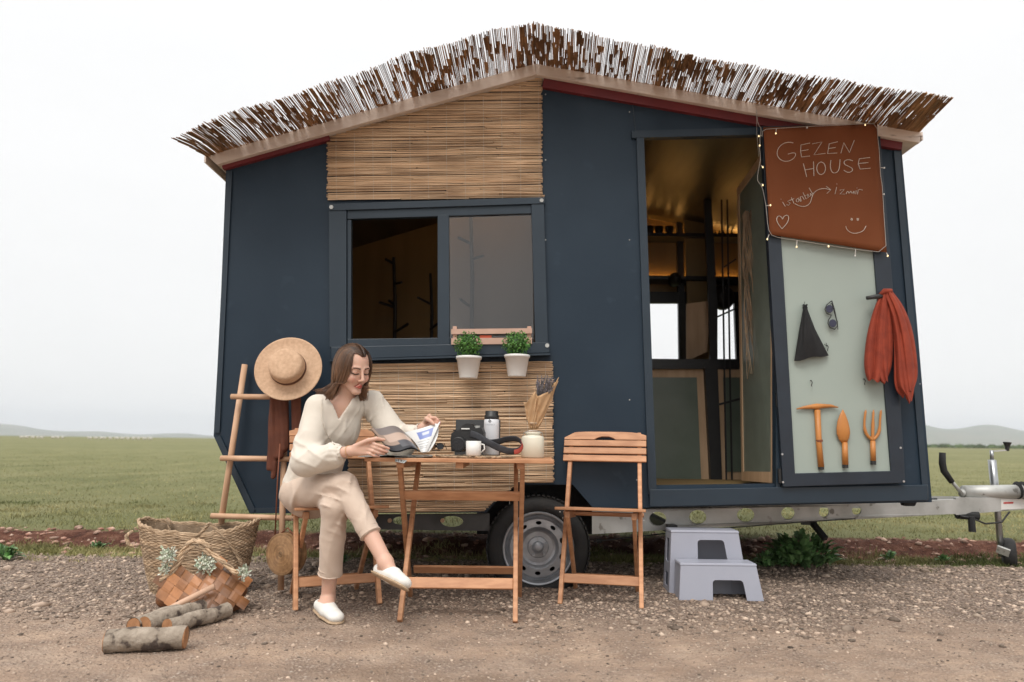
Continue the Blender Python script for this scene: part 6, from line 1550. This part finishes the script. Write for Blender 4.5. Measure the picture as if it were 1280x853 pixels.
def cuff(el, wr, c_, r0, r1, L_=.03):
    d_ = (wr-el).normalized(); u_ = d_.orthogonal().normalized(); w_ = d_.cross(u_); n_ = 44; rows = []
    for (o, r) in ((-.012,r0*.95),(-.004,r0*.97),(0,r0),(L_*.5,r1*.96),(L_,r1),(L_-.001,r1-.003),(0,r0*.85)):
        rows.append([c_+d_*o+(u_*math.cos(2*PI*j/n_)+w_*math.sin(2*PI*j/n_))*(r*(1+.05*math.sin(j*PI/2+o*40))) for j in range(n_)])
    vs = [p for r in rows for p in r]; m.add(vs, [(i*n_+j, i*n_+(j+1) % n_, (i+1)*n_+(j+1) % n_, (i+1)*n_+j) for i in range(len(rows)-1) for j in range(n_)])
cuff(elR, wrR, cuR, .033, .030, .018); cuff(elL, wrL, cuL, .033, .030, .018)
m.build('cuff', LINEN, bl, smooth=True)
# ruffle lines on the front
m = MB()
bvh = BVHTree.FromPolygons([tuple(p) for p in v], [tuple(int(i) for i in fc) for fc in q])
def project(px, py, off=.002):
    o_ = V((0,0,CAMH)); d_ = rayd(px, py).normalized(); h_ = bvh.ray_cast(o_, d_)
    return (h_[0]-d_*off) if h_[0] else None
for pl in ([(402,499),(403,510),(402,522),(405,534),(410,545),(418,556)], [(455,500),(456,515),(455,528),(452,542),(449,556)]):
    pp = [project(px, py) for px, py in smooth_line(pl, 3)]; pp = [p for p in pp if p]
    pp2 = cr_interp(pp, 4); m.tube([p+V((.0022*math.sin(j*1.9), 0, .001*math.cos(j*1.9))) for j, p in enumerate(pp2)], .0024, 5)
m.build('trim', LINEN, bl, smooth=True)
# ---- shoes
def shoe(he, to, upv, nm):
    d_ = (to-he).normalized(); s_ = d_.cross(upv).normalized(); up_ = s_.cross(d_)
    f = Field(tuple(min(he[i], to[i])-.08 for i in range(3)), tuple(max(he[i], to[i])+.09 for i in range(3)), .0035)
    f.cap(A(he+up_*.0), A(he.lerp(to,.5)), .034, .040, k=.01, flat=(up_, .9)); f.cap(A(he.lerp(to,.5)), A(to-up_*.002), .040, .036, k=.012, flat=(up_, .70)); f.cap(A(he.lerp(to,.42)+up_*.012), A(he.lerp(to,.8)), .032, .028, k=.012)
    f.cap(A(he+up_*.040-d_*.0), A(he.lerp(to,.40)+up_*.052), .028, .032, k=.006, mode='sub')
    v, q = f.mesh(); o = npmesh(nm, v, q, SHOE, root)
    f = Field(tuple(min(he[i], to[i])-.09 for i in range(3)), tuple(max(he[i], to[i])+.06 for i in range(3)), .0035)
    f.cap(A(he-up_*.024), A(he.lerp(to,.5)-up_*.024), .037, .043, k=.01, flat=(up_, .22)); f.cap(A(he.lerp(to,.5)-up_*.024), A(to-up_*.022), .043, .040, k=.01, flat=(up_, .24))
    v, q = f.mesh(); npmesh('sole', v, q, SOLE, o)
shoe(ftL[0], ftL[1], UP, 'shoe')
shoe(ftR[0], ftR[1], V((.5,.25,.8)).normalized(), 'shoe')
# ---- hair
m = MB(); m.t = .2
m.ell(hp(-.030,0,.036), (.084,.0755,.0845), HR.transposed(), n=28, t=.12)
R3 = random.Random(5)
def ring(phi, u, rf, rl, cf=-.012): return hp(cf+rf*math.cos(phi), rl*math.sin(phi), u)
for k in range(2100):
    side = -1 if R3.random() < .58 else 1       # -1: her right (photo left)
    ph = rad(38+R3.random()**.8*142)*side; j = R3.uniform(.90, 1.03); back = min((abs(ph)-rad(38))/rad(142), 1)
    fx = .066-.125*back+R3.uniform(-.006,.006); s0 = hp(fx, .006+side*.003+R3.uniform(-.003,.003), .033+.0875*math.sqrt(max(1-((fx+.012)/.096)**2, .1)))
    m1 = ring(ph*.97, .093, .072*j, .058*j, -.012); m2 = ring(ph, .050, .096*j, .081*j); m3 = ring(ph, -.005, .101*j, .088*j); m4 = ring(ph*1.02, -.055, .090*j, .084*j)
    if side < 0:
        t_ = back; w_ = R3.random()
        n5 = W(414+ (1-t_)*7+R3.uniform(-4,4), 484+R3.uniform(-3,3), 3.40+.06*t_+R3.uniform(-.015,.015))
        tip = W(399+(1-t_)*15+R3.uniform(-6,5), 492+R3.uniform(-5,8)+(1-t_)*3, 3.40+.08*t_+R3.uniform(-.02,.02))
        if t_ < .22: n5 = W(421+R3.uniform(-3,3), 480, 3.375); tip = W(411+R3.uniform(-5,5), 497+R3.uniform(-6,4), 3.375)
    else:
        t_ = back
        n5 = W(459+R3.uniform(-2,2)-t_*10, 484, 3.405+.10*t_+R3.uniform(-.008,.008)); tip = W(458+R3.uniform(-4,2.5)-t_*12, 494+R3.uniform(-7,8), 3.42+.09*t_)
    P_ = cr_interp([s0, m1, m2, m3, m4.lerp(n5,.25), n5, tip], 3); n_ = len(P_); r0 = R3.uniform(.0015,.0034); ph2 = R3.uniform(0,6.28); wv = R3.uniform(0,.003) if R3.random() > .05 else R3.uniform(.006,.013)
    P_ = [p+V((math.sin(i*.5+ph2), math.cos(i*.45+ph2), 0))*wv*(i/n_)**1.5 for i, p in enumerate(P_)]
    for i, p in enumerate(P_):     # keep every strand outside the skull
        r_ = p-HC; a_, b_2, c_2 = r_.dot(hF)+.012, r_.dot(hL), r_.dot(hU)-.033; e_ = math.sqrt((a_/.0945)**2+(b_2/.0745)**2+(c_2/.0865)**2)
        if e_ < 1 and c_2 > -.05: s_2 = (1+.02*R3.random())/max(e_, .2); P_[i] = HC+hF*(a_*s_2-.012)+hL*b_2*s_2+hU*(c_2*s_2+.033)
    n0 = len(m.v); m.tube(P_, [r0*(1-.75*(i/n_)**2) for i in range(n_)], 4); b0_ = R3.uniform(-.1,.65)
    for i in range(n_):
        for c_ in range(4): m.c[n0+i*4+c_] = b0_ + .7*(i/n_)**2.0 + (.10 if R3.random() < .05 else 0)
hairo = m.build('hair', HAIR, root, smooth=True)
# bracelet
m = MB(); d_ = (wrR-elR).normalized(); u_ = d_.orthogonal().normalized(); w_ = d_.cross(u_); c_ = wrR-d_*.006
m.tube([c_+(u_*math.cos(2*PI*j/30)+w_*math.sin(2*PI*j/30))*.027 for j in range(31)], .0013, 5, caps=False); m.build('bracelet', mat('gold', (.7,.45,.2), rough=.3, metallic=.9), root)
# ------------------------------------------------------------------ magazine and papers
def magpaint(u, v, kind):
    if kind == 0:
        c_ = np.where((v > .78)[...,None], [.03,.03,.035], [.33,.24,.19]); c_ = np.where(((v > .30) & (v < .62) & (u > .22))[...,None], [.50,.37,.30], c_); c_ = np.where(((v < .3)&(u>.1))[...,None], [.20,.17,.16], c_)
        c_ = np.where(((u > .45) & (v > .62) & (v < .9))[...,None], [.10,.10,.11], c_)
    elif kind == 1:
        c_ = np.full(u.shape+(3,), .62)*np.array([1,1,.98]); c_ = np.where(((v > .12) & (v < .45) & (u > .30) & (u < .85))[...,None], [.12,.17,.42], c_); c_ = np.where(((v > .2) & (v < .32) & (u > .45) & (u < .7))[...,None], [.45,.48,.55], c_)
        ln_ = (np.sin(v*110) > .2) & (v > .52) & (v < .92) & (u > .12) & (u < .8); c_ = np.where(ln_[...,None], [.33,.33,.34], c_)
    else:
        n_ = np.sin(u*13+3*np.sin(v*5))*np.sin(v*11+2*np.sin(u*7)); c_ = np.where((n_ > .25)[...,None], [.18,.21,.22], [.50,.52,.50]); c_ = np.where((n_ < -.55)[...,None], [.13,.10,.09], c_)
    return c_
PAGE = attrmat('printed_page', rough=.35, bump=.02, fine=.03, spec=.5)
def sheet(nm, A4, bulge, kind, parent=None, nu=36, nv=28, fnz=None):
    a, b, c_, d_ = [V(p) for p in A4]   # top-left, top-right, bottom-right, bottom-left
    u, v = np.meshgrid(np.linspace(0,1,nu+1), np.linspace(0,1,nv+1), indexing='ij')
    P = ((1-u)*(1-v))[...,None]*A(a)+(u*(1-v))[...,None]*A(b)+(u*v)[...,None]*A(c_)+((1-u)*v)[...,None]*A(d_)
    P = P + bulge(u, v)
    idx = np.arange((nu+1)*(nv+1)).reshape(nu+1, nv+1); q = np.stack([idx[:-1,:-1], idx[1:,:-1], idx[1:,1:], idx[:-1,1:]], -1).reshape(-1, 4)
    vs = P.reshape(-1, 3); N = len(vs); nr = np.cross(A(b-a), A(d_-a)); nr /= np.linalg.norm(nr)
    vs2 = np.concatenate([vs, vs+nr*.0012]); q2 = np.concatenate([q, q[:,::-1]+N]); pa = magpaint(u, v, kind).reshape(-1, 3)
    return npmesh(nm, vs2, q2, PAGE, parent, paint=np.concatenate([pa, pa]))
Zt = ZT+.002
mag = thing('magazine', V((W(505,560,3.3).x, 3.3, ZT)), 'open glossy magazine held in both hands above the table', 'magazine')
A_, B_, C_, D_ = W(462.5,534.5,3.20), W(506,540.5,3.36), W(526,565.5,3.30), W(487,562.5,3.20)
E_, G_ = W(550.5,527,3.36), W(534,565,3.30)
z0 = lambda s: np.stack([s*0, s*0, s], -1)
sheet('left_page', (A_, B_, C_, D_), lambda u, v: z0(.016*np.sin(PI*u)*(1-.3*v)-.010*np.sin(2*PI*u)), 0, mag)
sheet('right_page', (B_, E_, G_, C_), lambda u, v: np.stack([.010*np.sin(PI*v)*(1-u)+.0*u, -.010*np.sin(PI*u), -.006*np.sin(PI*u)*(1-v)], -1), 1, mag)
sheet('right_page', (B_+V((0,.012,0)), E_+V((-.012,.02,-.004)), G_+V((.01,.01,.003)), C_+V((.002,.006,0))), lambda u, v: np.stack([.016*np.sin(PI*v), -.004*np.sin(PI*u), -.004*np.sin(PI*u)], -1), 1, mag)
sheet('left_page', (A_+V((.004,.012,-.012)), B_+V((0,.01,-.008)), C_+V((0,.004,-.002)), D_+V((.004,.01,-.008))), lambda u, v: z0(.014*np.sin(PI*u)*(1-.3*v)-.008*np.sin(2*PI*u)), 0, mag)
a, b, c_, d_ = V((FL.x-.01,3.60,Zt)), V((W(541,566,3.6).x,3.60,Zt)), V((W(541,566,3.3).x,3.31,Zt)), V((FL.x-.03,3.25,Zt))
o = sheet('newspaper', (a, b, c_, d_), lambda u, v: z0(.004*np.sin(u*9+v*4)+.004 - .02*np.clip(.06-u,0,1)), 2); tag(o, 'printed paper spread flat on the table under the magazine', 'newspaper')
o = sheet('newspaper', (V((W(492,566,3.3).x,3.34,Zt+.006)), V((W(520,566,3.3).x,3.36,Zt+.006)), W(505,580,3.245), W(494,578,3.245)), lambda u, v: z0(.003+.006*np.sin(PI*v)), 2, nu=16, nv=12); tag(o, 'corner of printed paper hanging over the front edge of the table', 'newspaper')
print('objects', len(bpy.data.objects))
